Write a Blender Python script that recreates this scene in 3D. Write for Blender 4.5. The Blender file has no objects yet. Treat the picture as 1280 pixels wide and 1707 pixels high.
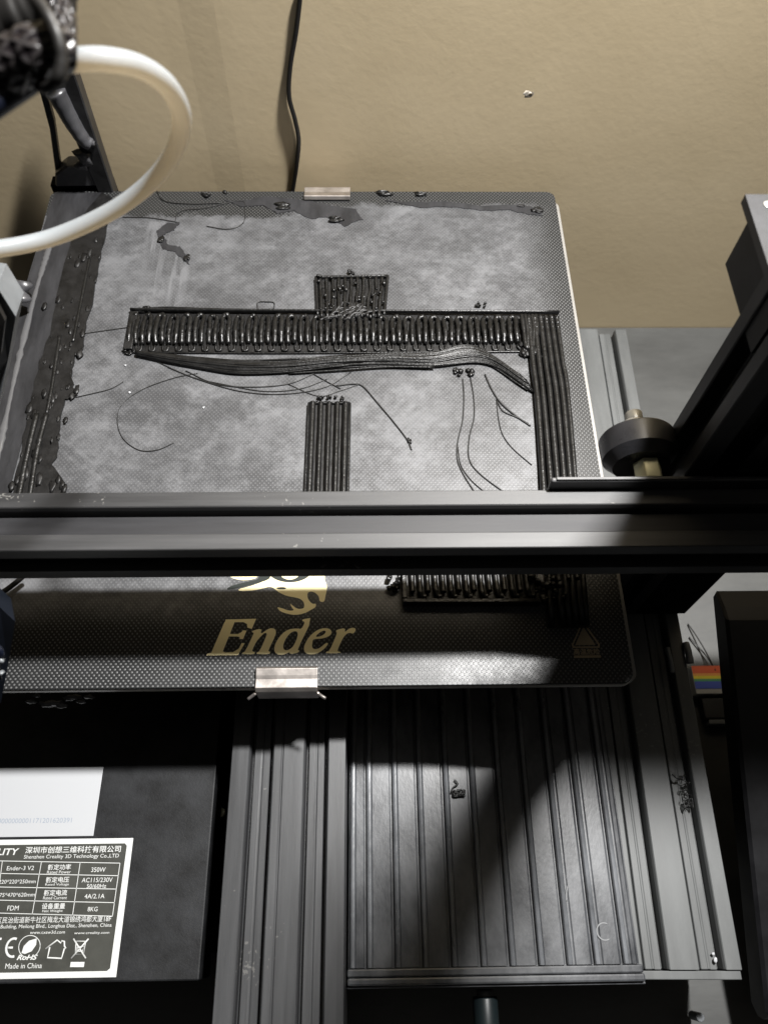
import bpy, bmesh, math, random
from mathutils import Vector, Matrix, noise
from mathutils.geometry import tessellate_polygon
random.seed(7)
S = 0.001                      # everything below is written in millimetres
sc = bpy.context.scene
COL = sc.collection

# ------------------------------------------------------------------ camera
cam_d = bpy.data.cameras.new("camera")
cam = bpy.data.objects.new("camera", cam_d)
COL.objects.link(cam)
cam.matrix_world = Matrix(((0.99981310, 0.00614512, -0.01833056, 0.02968015), (-0.01395426, 0.88560814, -0.46422355, -0.18738564), (0.01338099, 0.46439258, 0.88552836, 0.25717939), (0, 0, 0, 1)))
cam_d.sensor_fit = 'VERTICAL'
cam_d.sensor_height = 7.3
cam_d.lens = 7.3 * 1310.96 / 1707.0
cam_d.clip_start = 0.005
cam_d.clip_end = 20
cam_d.dof.use_dof = True
cam_d.dof.focus_distance = 0.285
cam_d.dof.aperture_fstop = cam_d.lens / 1.5
sc.camera = cam

# ------------------------------------------------------------------ world, lamp, exposure
world = bpy.data.worlds.new("World")
sc.world = world
world.use_nodes = True
bgn = world.node_tree.nodes["Background"]
bgn.inputs[1].default_value = 1.0
# a dim room: pale ceiling above, dark towards the sides
wtc = world.node_tree.nodes.new("ShaderNodeTexCoord")
wsp = world.node_tree.nodes.new("ShaderNodeVectorMath")
wsp.operation = 'DOT_PRODUCT'
wsp.inputs[1].default_value = (.15, .55, .82)
wrm = world.node_tree.nodes.new("ShaderNodeValToRGB")
world.node_tree.links.new(wtc.outputs["Generated"], wsp.inputs[0])
world.node_tree.links.new(wsp.outputs["Value"], wrm.inputs[0])
world.node_tree.links.new(wrm.outputs[0], bgn.inputs[0])
wrm.color_ramp.elements[0].position = 0.30
wrm.color_ramp.elements[0].color = (.004, .004, .0045, 1)
wrm.color_ramp.elements[1].position = 0.85
wrm.color_ramp.elements[1].color = (.12, .114, .104, 1)
LAMP = (206, 57, 600)
ld = bpy.data.lights.new("desk_lamp_light", 'AREA')
ld.shape = 'RECTANGLE'
ld.size = 0.040
ld.size_y = 0.030
ld.energy = 5.0
ld.spread = math.radians(115)
ld.color = (1.0, 0.985, 0.965)
lo = bpy.data.objects.new("desk_lamp_light", ld)
COL.objects.link(lo)
lo.location = [c * S for c in LAMP]
lo.rotation_euler = (Vector((60, -60, 0)) - Vector(LAMP)).to_track_quat('-Z', 'Y').to_euler()
sc.view_settings.view_transform = 'Standard'
sc.view_settings.look = 'None'
sc.view_settings.exposure = 0
sc.view_settings.gamma = 1
sc.render.engine = 'CYCLES'
sc.cycles.use_denoising = True
sc.cycles.max_bounces = 6

# ------------------------------------------------------------------ materials
def mat(name, col, rough=0.5, metal=0.0, spec=0.5, bump=0, bscale=400, mottle=0.0, mscale=60, stretch=(1, 1, 1), col2=None):
    m = bpy.data.materials.new(name)
    m.use_nodes = True
    nt = m.node_tree
    p = nt.nodes["Principled BSDF"]
    p.inputs["Base Color"].default_value = (*col, 1)
    p.inputs["Roughness"].default_value = rough
    p.inputs["Metallic"].default_value = metal
    p.inputs["Specular IOR Level"].default_value = spec
    tc = nt.nodes.new("ShaderNodeTexCoord")
    mp = nt.nodes.new("ShaderNodeMapping")
    mp.inputs["Scale"].default_value = stretch
    nt.links.new(tc.outputs["Object"], mp.inputs["Vector"])
    if mottle:
        n = nt.nodes.new("ShaderNodeTexNoise")
        n.inputs["Scale"].default_value = mscale
        n.inputs["Detail"].default_value = 7
        n.inputs["Roughness"].default_value = 0.65
        nt.links.new(mp.outputs[0], n.inputs["Vector"])
        r = nt.nodes.new("ShaderNodeValToRGB")
        c2 = col2 or tuple(c * (1 + mottle) for c in col)
        r.color_ramp.elements[0].position = 0.36
        r.color_ramp.elements[0].color = (*[c * (1 - mottle * .6) for c in col], 1)
        r.color_ramp.elements[1].position = 0.68
        r.color_ramp.elements[1].color = (*c2, 1)
        nt.links.new(n.outputs["Fac"], r.inputs["Fac"])
        nt.links.new(r.outputs[0], p.inputs["Base Color"])
        mr = nt.nodes.new("ShaderNodeMapRange")
        mr.inputs["To Min"].default_value = max(rough - .12, .05)
        mr.inputs["To Max"].default_value = rough + .12
        nt.links.new(n.outputs["Fac"], mr.inputs["Value"])
        nt.links.new(mr.outputs[0], p.inputs["Roughness"])
    if name.startswith("black_anodised"):
        n3 = nt.nodes.new("ShaderNodeTexNoise"); n3.inputs["Scale"].default_value = 700; n3.inputs["Detail"].default_value = 3
        n4 = nt.nodes.new("ShaderNodeTexNoise"); n4.inputs["Scale"].default_value = 28; n4.inputs["Detail"].default_value = 2
        for n_ in (n3, n4): nt.links.new(tc.outputs["Object"], n_.inputs["Vector"])
        ml = nt.nodes.new("ShaderNodeMath"); ml.operation = 'MULTIPLY'
        nt.links.new(n3.outputs["Fac"], ml.inputs[0]); nt.links.new(n4.outputs["Fac"], ml.inputs[1])
        m3 = nt.nodes.new("ShaderNodeMapRange"); m3.inputs[1].default_value = .405; m3.inputs[2].default_value = .43; m3.inputs[4].default_value = .4 if "beam" in name else .22
        nt.links.new(ml.outputs[0], m3.inputs[0])
        mx = nt.nodes.new("ShaderNodeMix"); mx.data_type = 'RGBA'
        nt.links.new(m3.outputs[0], mx.inputs[0])
        src = p.inputs["Base Color"].links[0].from_socket
        nt.links.new(src, mx.inputs[6]); mx.inputs[7].default_value = (.30, .29, .27, 1)
        nt.links.new(mx.outputs[2], p.inputs["Base Color"])
    if bump:
        n2 = nt.nodes.new("ShaderNodeTexNoise")
        n2.inputs["Scale"].default_value = bscale
        n2.inputs["Detail"].default_value = 5
        nt.links.new(mp.outputs[0], n2.inputs["Vector"])
        b = nt.nodes.new("ShaderNodeBump")
        b.inputs["Strength"].default_value = 1
        b.inputs["Distance"].default_value = bump * S
        nt.links.new(n2.outputs["Fac"], b.inputs["Height"])
        nt.links.new(b.outputs[0], p.inputs["Normal"])
    return m

M_alu = mat("black_anodised", (.05, .05, .052), .42, 0, .5, .02, 900, .35, 90, (1, 1, 1))
M_beam = mat("black_anodised_beam", (.038, .038, .039), .48, 0, .42, .015, 900, .45, 40, (.25, 6, 6))
M_rail = mat("black_anodised_rail", (.033, .034, .036), .40, 0, .5, .015, 900, .35, 40, (6, .3, 6))
M_side = mat("black_anodised_side", (.088, .092, .092), .45, 0, .5, .015, 900, .25, 30, (3, .5, 3))
M_black = mat("black_plastic", (.006, .006, .007), .5, 0, .3, .03, 700, .4, 80)
M_void = mat("black_housing", (.004, .004, .0045), .8, 0, .1, .02, 500, .3, 60)
M_powder = mat("powder_coated_steel", (.009, .0095, .0105), .55, 0, .28, .05, 1500, .9, 70, (1, 1, 1), (.019, .020, .022))
M_ribbed = mat("dusty_grey_plastic", (.046, .049, .055), .36, 0, .55, .04, 900, .65, 85, (1, .5, 1), (.105, .109, .116))
M_pla = mat("black_pla", (.008, .008, .008), .33, 0, .42, .16, 900, .5, 200)
M_pla_d = mat("black_pla_dull", (.009, .0087, .0087), .45, 0, .35, .15, 500, .6, 150)
M_film = mat("grey_pla_film", (.024, .024, .026), .5, 0, .3, .08, 260, .5, 60, (2, .6, 1))
M_hair = mat("black_filament", (.018, .018, .018), .4, 0, .5)
M_steel = mat("clip_steel", (.50, .46, .43), .34, .9, .5, .02, 600, .25, 120)
M_brass = mat("brass", (.62, .60, .42), .4, .25, .5)
M_bolt = mat("bolt_steel", (.40, .39, .36), .35, .4, .5)
M_plate = mat("aluminium_plate", (.25, .24, .225), .5, .2, .5, .03, 500, .15, 50)
M_rubber = mat("wheel_pom", (.018, .018, .020), .30, 0, .5, .01, 500, .3, 80)
M_white = mat("sticker_white", (.44, .45, .465), .45, 0, .4)
M_stext = mat("faint_blue_print", (.26, .30, .36), .6)
M_lblack = mat("label_black", (.045, .046, .040), .45, 0, .4, 0, 0, .25, 90)
M_lwhite = mat("label_white", (.60, .61, .60), .5)
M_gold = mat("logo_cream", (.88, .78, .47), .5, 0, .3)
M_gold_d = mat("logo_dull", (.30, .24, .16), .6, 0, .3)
M_logoink = mat("logo_black_ink", (.010, .014, .012), .45, 0, .3)
M_cable = mat("cable_rubber", (.012, .011, .010), .5)
M_blue = mat("dark_blue_cable", (.004, .006, .014), .4)
M_shroud = mat("fan_shroud", (.005, .0065, .010), .35, 0, .5, .02, 500, .4, 90)
M_pale = mat("pale_grey_plastic", (.15, .16, .17), .4, 0, .5, .02, 500, .2, 90)
M_bracket = mat("bracket_black", (.020, .020, .021), .35, 0, .5, .2, 220, .5, 90)
M_sheen = mat("glossy_grey_rod", (.065, .065, .07), .32, 0, .5, .1, 200, .4, 90)
M_box = mat("box_grey_plastic", (.022, .023, .027), .45, 0, .5, .02, 500, .3, 90)
M_lcd = mat("screen_face", (.022, .023, .034), .35, 0, .5, .02, 500, .3, 60)

def tube_mat():
    m = bpy.data.materials.new("ptfe_white")
    m.use_nodes = True
    nt = m.node_tree
    p = nt.nodes["Principled BSDF"]
    p.inputs["Base Color"].default_value = (.34, .385, .43, 1)
    p.inputs["Roughness"].default_value = .42
    tl_ = nt.nodes.new("ShaderNodeBsdfTranslucent"); tl_.inputs[0].default_value = (.95, .84, .66, 1)
    mx_ = nt.nodes.new("ShaderNodeMixShader"); mx_.inputs[0].default_value = .42
    nt.links.new(p.outputs[0], mx_.inputs[1]); nt.links.new(tl_.outputs[0], mx_.inputs[2])
    nt.links.new(mx_.outputs[0], nt.nodes["Material Output"].inputs[0])
    n = nt.nodes.new("ShaderNodeTexNoise"); n.inputs["Scale"].default_value = 50
    b = nt.nodes.new("ShaderNodeBump"); b.inputs["Distance"].default_value = .00001
    nt.links.new(n.outputs[0], b.inputs["Height"]); nt.links.new(b.outputs[0], p.inputs["Normal"])
    return m
M_ptfe = tube_mat()

def braid_mat():
    m = bpy.data.materials.new("braided_sleeve")
    m.use_nodes = True
    nt = m.node_tree
    p = nt.nodes["Principled BSDF"]
    p.inputs["Roughness"].default_value = .28
    tc = nt.nodes.new("ShaderNodeTexCoord")
    sp = nt.nodes.new("ShaderNodeSeparateXYZ")
    nt.links.new(tc.outputs["UV"], sp.inputs[0])
    def math_(op, a, b=None):
        x = nt.nodes.new("ShaderNodeMath"); x.operation = op
        for i, q in enumerate((a, b)):
            if q is None: continue
            if isinstance(q, (int, float)): x.inputs[i].default_value = q
            else: nt.links.new(q, x.inputs[i])
        return x.outputs[0]
    u = math_('MULTIPLY', sp.outputs[0], 2 * math.pi * 9)
    v = math_('MULTIPLY', sp.outputs[1], 2 * math.pi * 1.0)
    a = math_('SINE', math_('ADD', u, v)); b = math_('SINE', math_('SUBTRACT', u, v))
    h = math_('MAXIMUM', a, b)
    bm_ = nt.nodes.new("ShaderNodeBump"); bm_.inputs["Distance"].default_value = .00025
    nt.links.new(h, bm_.inputs["Height"]); nt.links.new(bm_.outputs[0], p.inputs["Normal"])
    r = nt.nodes.new("ShaderNodeValToRGB")
    r.color_ramp.elements[0].color = (.010, .008, .009, 1); r.color_ramp.elements[0].position = .3
    r.color_ramp.elements[1].color = (.030, .027, .027, 1); r.color_ramp.elements[1].position = .9
    nt.links.new(h, r.inputs[0]); nt.links.new(r.outputs[0], p.inputs["Base Color"])
    return m
M_braid = braid_mat()

def wall_mat():
    m = bpy.data.materials.new("beige_wall_paint")
    m.use_nodes = True
    nt = m.node_tree; N = nt.nodes; L = nt.links
    p = N["Principled BSDF"]
    p.inputs["Roughness"].default_value = .6
    p.inputs["Specular IOR Level"].default_value = .3
    tc = N.new("ShaderNodeTexCoord")
    n = N.new("ShaderNodeTexNoise"); n.inputs["Scale"].default_value = 22; n.inputs["Detail"].default_value = 6
    L.new(tc.outputs["Object"], n.inputs["Vector"])
    r = N.new("ShaderNodeValToRGB")
    r.color_ramp.elements[0].position = .3; r.color_ramp.elements[0].color = (.80, .655, .425, 1)
    r.color_ramp.elements[1].position = .7; r.color_ramp.elements[1].color = (.86, .71, .47, 1)
    L.new(n.outputs["Fac"], r.inputs[0]); L.new(r.outputs[0], p.inputs["Base Color"])
    n2 = N.new("ShaderNodeTexNoise"); n2.inputs["Scale"].default_value = 330; n2.inputs["Detail"].default_value = 4
    L.new(tc.outputs["Object"], n2.inputs["Vector"])
    n3 = N.new("ShaderNodeTexNoise"); n3.inputs["Scale"].default_value = 70; n3.inputs["Detail"].default_value = 2
    L.new(tc.outputs["Object"], n3.inputs["Vector"])
    ad = N.new("ShaderNodeMath"); ad.operation = 'MULTIPLY_ADD'
    L.new(n3.outputs["Fac"], ad.inputs[0]); ad.inputs[1].default_value = 1.2; L.new(n2.outputs["Fac"], ad.inputs[2])
    b = N.new("ShaderNodeBump"); b.inputs["Distance"].default_value = .000045; b.inputs["Strength"].default_value = 1
    L.new(ad.outputs[0], b.inputs["Height"]); L.new(b.outputs[0], p.inputs["Normal"])
    return m
M_wall = wall_mat()
M_table = mat("grey_table_laminate", (.060, .061, .059), .5, 0, .4, .03, 600, .35, 35, (.35, 1, 1))
M_hole = mat("wall_hole_plaster", (.62, .55, .45), .8, 0, .2, .3, 400, .5, 500, (1, 1, 1), (.75, .69, .6))
M_holed = mat("wall_hole_dark", (.10, .075, .045), .8)

def glass_mat():
    m = bpy.data.materials.new("textured_glass_coating")
    m.use_nodes = True
    nt = m.node_tree; N = nt.nodes; L = nt.links
    p = N["Principled BSDF"]
    tc = N.new("ShaderNodeTexCoord"); sp = N.new("ShaderNodeSeparateXYZ")
    L.new(tc.outputs["Object"], sp.inputs[0])
    X, Y = sp.outputs[0], sp.outputs[1]
    def mt(op, *a, clamp=False):
        x = N.new("ShaderNodeMath"); x.operation = op; x.use_clamp = clamp
        for i, q in enumerate(a):
            if isinstance(q, (int, float)): x.inputs[i].default_value = q
            else: L.new(q, x.inputs[i])
        return x.outputs[0]
    def ss(v, a, b):
        x = N.new("ShaderNodeMapRange"); x.interpolation_type = 'SMOOTHSTEP'
        L.new(v, x.inputs[0]); x.inputs[1].default_value = a; x.inputs[2].default_value = b
        return x.outputs[0]
    def nz(scale, detail=5, rough=.6, st=(1, 1, 1), off=0):
        mp = N.new("ShaderNodeMapping"); mp.inputs["Scale"].default_value = st; mp.inputs["Location"].default_value = (off, off, off)
        L.new(tc.outputs["Object"], mp.inputs[0])
        n = N.new("ShaderNodeTexNoise"); n.inputs["Scale"].default_value = scale; n.inputs["Detail"].default_value = detail
        n.inputs["Roughness"].default_value = rough
        L.new(mp.outputs[0], n.inputs["Vector"]); return n.outputs["Fac"]
    cx = mt('COSINE', mt('MULTIPLY', X, 2 * math.pi / .00165)); cy = mt('COSINE', mt('MULTIPLY', Y, 2 * math.pi / .0019))
    pr = mt('MULTIPLY', cx, cy)
    dot = ss(pr, .15, .75)
    edge = nz(60, 6, .7)
    e1 = mt('MULTIPLY_ADD', edge, .030, -.015)
    e2 = mt('MULTIPLY_ADD', nz(45, 6, .7, (1, 1, 1), .3), .016, -.008)
    yb = mt('MULTIPLY_ADD', ss(X, .030, -.035), -.0075, 0.0)
    ym = ss(mt('SUBTRACT', mt('ADD', Y, mt('MULTIPLY', e2, 1.5)), yb), .1095, .1065)
    xm = ss(mt('ADD', X, mt('MULTIPLY', e1, .5)), .116, .092)
    fm = ss(mt('ADD', Y, e2), -.098, -.084)
    mask = mt('MULTIPLY', mt('MULTIPLY', ym, xm), fm)
    big = nz(30, 3, .55); mid = nz(105, 8, .72, (1, 1.25, 1), 1.3); fine = nz(340, 5, .75, (1, 1, 1), 2.1)
    mot = mt('ADD', mt('MULTIPLY', big, .34), mt('ADD', mt('MULTIPLY', mid, .44), mt('MULTIPLY', fine, .22)))
    mot = ss(mot, .40, .61)
    # scraped streaks left of the middle
    sx = mt('MULTIPLY', ss(X, -.072, -.068), ss(X, -.046, -.051)); sy = mt('MULTIPLY', ss(Y, .040, .052), ss(Y, .101, .096))
    st = mt('MULTIPLY', mt('MULTIPLY', sx, sy), ss(nz(230, 3, .6, (1, .07, 1), .7), .40, .60))
    mot = mt('MAXIMUM', mot, st)
    # wiping strokes: stretched noise along two directions
    def rot(scale, st, ang, off):
        mp = N.new("ShaderNodeMapping"); mp.inputs["Rotation"].default_value = (0, 0, ang); mp.inputs["Location"].default_value = (off, 0, 0)
        L.new(tc.outputs["Object"], mp.inputs[0])
        mp2 = N.new("ShaderNodeMapping"); mp2.inputs["Scale"].default_value = st; L.new(mp.outputs[0], mp2.inputs[0])
        n = N.new("ShaderNodeTexNoise"); n.inputs["Scale"].default_value = scale; n.inputs["Detail"].default_value = 4; n.inputs["Roughness"].default_value = .65
        n.inputs["Distortion"].default_value = .6
        L.new(mp2.outputs[0], n.inputs["Vector"]); return n.outputs["Fac"]
    w1 = ss(rot(90, (1, .16, 1), .75, .1), .40, .66); w2 = ss(rot(70, (.12, 1, 1), .12, .5), .42, .68); w3 = ss(rot(160, (1, .05, 1), -.9, .9), .60, .68)
    mot = mt('MULTIPLY', mot, mt('MULTIPLY_ADD', w1, .42, .62))
    mot = mt('ADD', mot, mt('MULTIPLY', w2, .22)); mot = mt('ADD', mot, mt('MULTIPLY', w3, .22), clamp=True)
    spk = ss(nz(520, 2, .5, (1, 1, 1), 3.3), .70, .76)
    mot = mt('ADD', mot, mt('MULTIPLY', spk, .5), clamp=True)
    amt = mt('MULTIPLY', mask, mt('MULTIPLY_ADD', mot, .25, .75))
    dull = mt('MULTIPLY_ADD', dot, .20, .86)
    r = N.new("ShaderNodeMix"); r.data_type = 'RGBA'
    r.inputs[6].default_value = (.011, .0115, .012, 1)       # clean coating between the dots
    r.inputs[7].default_value = (.095, .096, .095, 1)        # the raised dots
    L.new(dot, r.inputs[0])
    q = N.new("ShaderNodeMix"); q.data_type = 'RGBA'
    L.new(amt, q.inputs[0]); L.new(r.outputs[2], q.inputs[6])
    rs = N.new("ShaderNodeMix"); rs.data_type = 'RGBA'
    rs.inputs[6].default_value = (.068, .069, .073, 1); rs.inputs[7].default_value = (.138, .140, .147, 1)
    L.new(mt('ADD', mot, mt('MULTIPLY_ADD', dot, .22, -.08), clamp=True), rs.inputs[0]); L.new(rs.outputs[2], q.inputs[7])
    L.new(q.outputs[2], p.inputs["Base Color"])
    L.new(mt('MULTIPLY_ADD', mot, .12, .36), p.inputs["Roughness"])
    p.inputs["Specular IOR Level"].default_value = .42
    b = N.new("ShaderNodeBump"); b.inputs["Distance"].default_value = .00007; b.inputs["Strength"].default_value = .8
    hh = mt('ADD', mt('MULTIPLY', dot, mt('MULTIPLY_ADD', amt, -.6, 1.0)), mt('MULTIPLY', fine, .7))
    L.new(hh, b.inputs["Height"]); L.new(b.outputs[0], p.inputs["Normal"])
    return m
M_glass = glass_mat()

# ------------------------------------------------------------------ helpers
def tag(o, label=None, cat=None, group=None, kind=None):
    if label: o["label"] = label
    if cat: o["category"] = cat
    if group: o["group"] = group
    if kind: o["kind"] = kind
    return o
def thing(name, loc, label, cat, group=None):
    o = bpy.data.objects.new(name, None)
    COL.objects.link(o)
    o.location = [c * S for c in loc]
    o.empty_display_size = .01
    return tag(o, label, cat, group)
def link(name, me, m, parent=None, smooth=False):
    if m: me.materials.append(m)
    if smooth:
        me.polygons.foreach_set("use_smooth", [True] * len(me.polygons))
    o = bpy.data.objects.new(name, me)
    COL.objects.link(o)
    if parent:
        o.parent = parent
        o.matrix_parent_inverse = Matrix.Translation(world_loc(parent)).inverted()
    return o
def world_loc(o):
    return o.matrix_world.translation if o.type != 'EMPTY' else Vector(o.location)
def mk(name, V, F, m, parent=None, smooth=False):
    me = bpy.data.meshes.new(name)
    me.from_pydata([[c * S for c in v] for v in V], [], F)
    me.validate(); me.update()
    bm = bmesh.new(); bm.from_mesh(me)
    bmesh.ops.recalc_face_normals(bm, faces=bm.faces)
    bm.to_mesh(me); bm.free()
    return link(name, me, m, parent, smooth)
def bevel(o, w, seg=2):
    md = o.modifiers.new("bevel", 'BEVEL'); md.width = w * S; md.segments = seg; md.limit_method = 'ANGLE'; md.angle_limit = math.radians(40)
    for p in o.data.polygons: p.use_smooth = False
    return o
def boxvf(x0, x1, y0, y1, z0, z1, off=0):
    V = [(x0, y0, z0), (x1, y0, z0), (x1, y1, z0), (x0, y1, z0), (x0, y0, z1), (x1, y0, z1), (x1, y1, z1), (x0, y1, z1)]
    F = [(0, 3, 2, 1), (4, 5, 6, 7), (0, 1, 5, 4), (1, 2, 6, 5), (2, 3, 7, 6), (3, 0, 4, 7)]
    return V, [tuple(i + off for i in f) for f in F]
def box(name, x0, x1, y0, y1, z0, z1, m, parent=None, bv=0):
    V, F = boxvf(x0, x1, y0, y1, z0, z1)
    o = mk(name, V, F, m, parent)
    if bv: bevel(o, bv)
    return o
def hexa(name, P, m, parent=None, bv=0):      # 8 corners: bottom ring then top ring
    F = [(0, 3, 2, 1), (4, 5, 6, 7), (0, 1, 5, 4), (1, 2, 6, 5), (2, 3, 7, 6), (3, 0, 4, 7)]
    o = mk(name, P, F, m, parent)
    if bv: bevel(o, bv)
    return o
def prism(name, poly, a0, a1, axis, m, parent=None, bv=0):
    """poly: 2-D outline; axis 'x': (y,z) outline run along x; 'y': (x,z) along y; 'z': (x,y) along z"""
    n = len(poly)
    def pt(p, a): return {'x': (a, p[0], p[1]), 'y': (p[0], a, p[1]), 'z': (p[0], p[1], a)}[axis]
    V = [pt(p, a0) for p in poly] + [pt(p, a1) for p in poly]
    F = [(i, (i + 1) % n, (i + 1) % n + n, i + n) for i in range(n)]
    tri = tessellate_polygon([[Vector((p[0], p[1], 0)) for p in poly]])
    F += [tuple(t) for t in tri] + [tuple(i + n for i in reversed(t)) for t in tri]
    o = mk(name, V, F, m, parent)
    if bv: bevel(o, bv, 1)
    return o
def flat(name, loops, z, th, m, parent=None):
    """filled 2-D outline with holes, th thick, standing on z; loops of (x,y)"""
    pts = [p for l in loops for p in l]
    tri = tessellate_polygon([[Vector((p[0], p[1], 0)) for p in l] for l in loops])
    n = len(pts)
    V = [(p[0], p[1], z) for p in pts] + [(p[0], p[1], z + th) for p in pts]
    F = [tuple(i + n for i in t) for t in tri]
    k = 0
    for l in loops:
        for i in range(len(l)):
            a, b = k + i, k + (i + 1) % len(l)
            F.append((a, b, b + n, a + n))
        k += len(l)
    return mk(name, V, F, m, parent)
def spline(P, sub=8):
    P = [Vector(p) for p in P]
    if len(P) < 3: return [P[0].lerp(P[-1], i / sub) for i in range(sub + 1)]
    out = []
    Q = [2 * P[0] - P[1]] + P + [2 * P[-1] - P[-2]]
    for i in range(1, len(Q) - 2):
        a, b, c, d = Q[i - 1], Q[i], Q[i + 1], Q[i + 2]
        for k in range(sub):
            t = k / sub
            out.append(.5 * ((2 * b) + (c - a) * t + (2 * a - 5 * b + 4 * c - d) * t * t + (3 * b - a - 3 * c + d) * t ** 3))
    out.append(P[-1]); return out
def tubevf(P, rad, seg=8, off=0, lump=0, flatz=1.0):
    V, F, UV = [], [], []
    n = len(P); up = Vector((0, 0, 1)); prev = None
    for i, p in enumerate(P):
        t = (P[min(i + 1, n - 1)] - P[max(i - 1, 0)]).normalized()
        if prev is None:
            a = t.cross(up)
            if a.length < .1: a = t.cross(Vector((1, 0, 0)))
            a.normalize()
        else:
            a = (prev - t * prev.dot(t)).normalized()
        prev = a; b = t.cross(a)
        r = rad(i / max(1, n - 1)) if callable(rad) else rad
        if lump: r *= 1 + lump * noise.noise(p * .9 + Vector((3, 1, 7)))
        for k in range(seg):
            w = 2 * math.pi * k / seg
            o = a * math.cos(w) * r + b * math.sin(w) * r
            o.z *= flatz
            V.append(tuple(p + o))
        if i:
            for k in range(seg):
                k2 = (k + 1) % seg
                F.append((off + (i - 1) * seg + k, off + (i - 1) * seg + k2, off + i * seg + k2, off + i * seg + k))
    F.append(tuple(off + k for k in reversed(range(seg)))); F.append(tuple(off + (n - 1) * seg + k for k in range(seg)))
    return V, F
def tube(name, P, rad, m, parent=None, seg=8, lump=0, flatz=1.0, sub=8, uv=False):
    Q = spline(P, sub) if sub else [Vector(p) for p in P]
    V, F = tubevf(Q, rad, seg, 0, lump, flatz)
    me = bpy.data.meshes.new(name)
    me.from_pydata([[c * S for c in v] for v in V], [], F)
    me.update()
    if uv:
        L = [0]
        for i in range(1, len(Q)): L.append(L[-1] + (Q[i] - Q[i - 1]).length)
        ul = me.uv_layers.new(name="UVMap")
        for f in me.polygons:
            ks = [me.loops[li].vertex_index % seg for li in f.loop_indices]
            for li, k in zip(f.loop_indices, ks):
                vi = me.loops[li].vertex_index
                kk = k
                if max(ks) == seg - 1 and min(ks) == 0 and k == 0: kk = seg
                ul.data[li].uv = (kk / seg, L[vi // seg] / 3.0)
    return link(name, me, m, parent, True)
def tubes(name, lines, rad, m, parent=None, seg=6, sub=6, lump=0):
    V, F = [], []
    for P in lines:
        v, f = tubevf(spline(P, sub), rad() if callable(rad) else rad, seg, len(V), lump)
        V += v; F += f
    me = bpy.data.meshes.new(name)
    me.from_pydata([[c * S for c in v] for v in V], [], F); me.update()
    return link(name, me, m, parent, True)
def blob_vf(c, r, off, sq=(1, 1, 1)):
    bm = bmesh.new(); bmesh.ops.create_icosphere(bm, subdivisions=2, radius=1)
    c = Vector(c); s = random.random() * 50
    V = []
    for v in bm.verts:
        q = v.co * (1 + .75 * noise.noise(v.co * 1.9 + Vector((s, s, s))))
        V.append((c.x + q.x * r * sq[0], c.y + q.y * r * sq[1], c.z + q.z * r * sq[2]))
    F = [tuple(off + v.index for v in f.verts) for f in bm.faces]
    bm.free(); return V, F
def blobs(name, L, m, parent=None):
    V, F = [], []
    for c, r, sq in L:
        v, f = blob_vf(c, r, len(V), sq); V += v; F += f
    me = bpy.data.meshes.new(name)
    me.from_pydata([[c * S for c in v] for v in V], [], F); me.update()
    o = link(name, me, m, parent, True)
    if parent and len(L) > 3: o["kind"] = "stuff"      # specks too small to pick apart one by one
    return o
def cyl(name, c, r, h, axis, m, parent=None, seg=32, bv=0):
    c = Vector(c); ax = {'x': Vector((1, 0, 0)), 'y': Vector((0, 1, 0)), 'z': Vector((0, 0, 1))}[axis]
    u = {'x': Vector((0, 1, 0)), 'y': Vector((1, 0, 0)), 'z': Vector((1, 0, 0))}[axis]; w = ax.cross(u)
    V = []
    for s in (-h / 2, h / 2):
        for k in range(seg):
            a = 2 * math.pi * k / seg
            V.append(tuple(c + ax * s + u * r * math.cos(a) + w * r * math.sin(a)))
    F = [(k, (k + 1) % seg, (k + 1) % seg + seg, k + seg) for k in range(seg)] + [tuple(range(seg)), tuple(range(2 * seg - 1, seg - 1, -1))]
    o = mk(name, V, F, m, parent)
    if bv: bevel(o, bv)
    for p in o.data.polygons: p.use_smooth = len(p.vertices) == 4
    return o
def lathe(name, c, prof, axis, m, parent=None, seg=40):
    c = Vector(c); ax = {'x': Vector((1, 0, 0)), 'y': Vector((0, 1, 0)), 'z': Vector((0, 0, 1))}[axis]
    u = {'x': Vector((0, 1, 0)), 'y': Vector((1, 0, 0)), 'z': Vector((1, 0, 0))}[axis]; w = ax.cross(u)
    V = []
    for s, r in prof:
        for k in range(seg):
            a = 2 * math.pi * k / seg
            V.append(tuple(c + ax * s + u * r * math.cos(a) + w * r * math.sin(a)))
    F = []
    for i in range(len(prof) - 1):
        for k in range(seg):
            k2 = (k + 1) % seg
            F.append((i * seg + k, i * seg + k2, (i + 1) * seg + k2, (i + 1) * seg + k))
    F += [tuple(range(seg)), tuple(range(len(prof) * seg - 1, (len(prof) - 1) * seg - 1, -1))]
    o = mk(name, V, F, m, parent)
    o.data.polygons.foreach_set("use_smooth", [True] * len(o.data.polygons))
    md = o.modifiers.new("edge", 'EDGE_SPLIT'); md.split_angle = math.radians(35)
    return o

# ================================================================== the setting
wp = [(-420, 132.7), (-52, 132.7), (-44, 132.62), (-36, 132.28), (-30, 132.04), (-24, 132), (520, 132), (520, 142), (-420, 142)]  # shallow step shaped into the wall to imitate a soft vertical shadow band
wall = prism("wall", wp, -190, 950, 'z', M_wall)
tag(wall, "rough beige painted wall behind the printer", None, None, "structure")
hc = (100.05, 132.00, 39.15)
tag(blobs("nail_hole", [((hc[0], 132, hc[2]), 1.9, (1.35, .012, .8))], M_hole, wall))
blobs("nail_hole_core", [((hc[0] + .8, 131.97, hc[2] - .1), .9, (1.1, .03, .6))], M_holed, wall)
table = box("table_top", -420, 520, -420, 131.5, -130, -112, M_table)
tag(table, "grey laminate table top the printer stands on", None, None, "structure")

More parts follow.
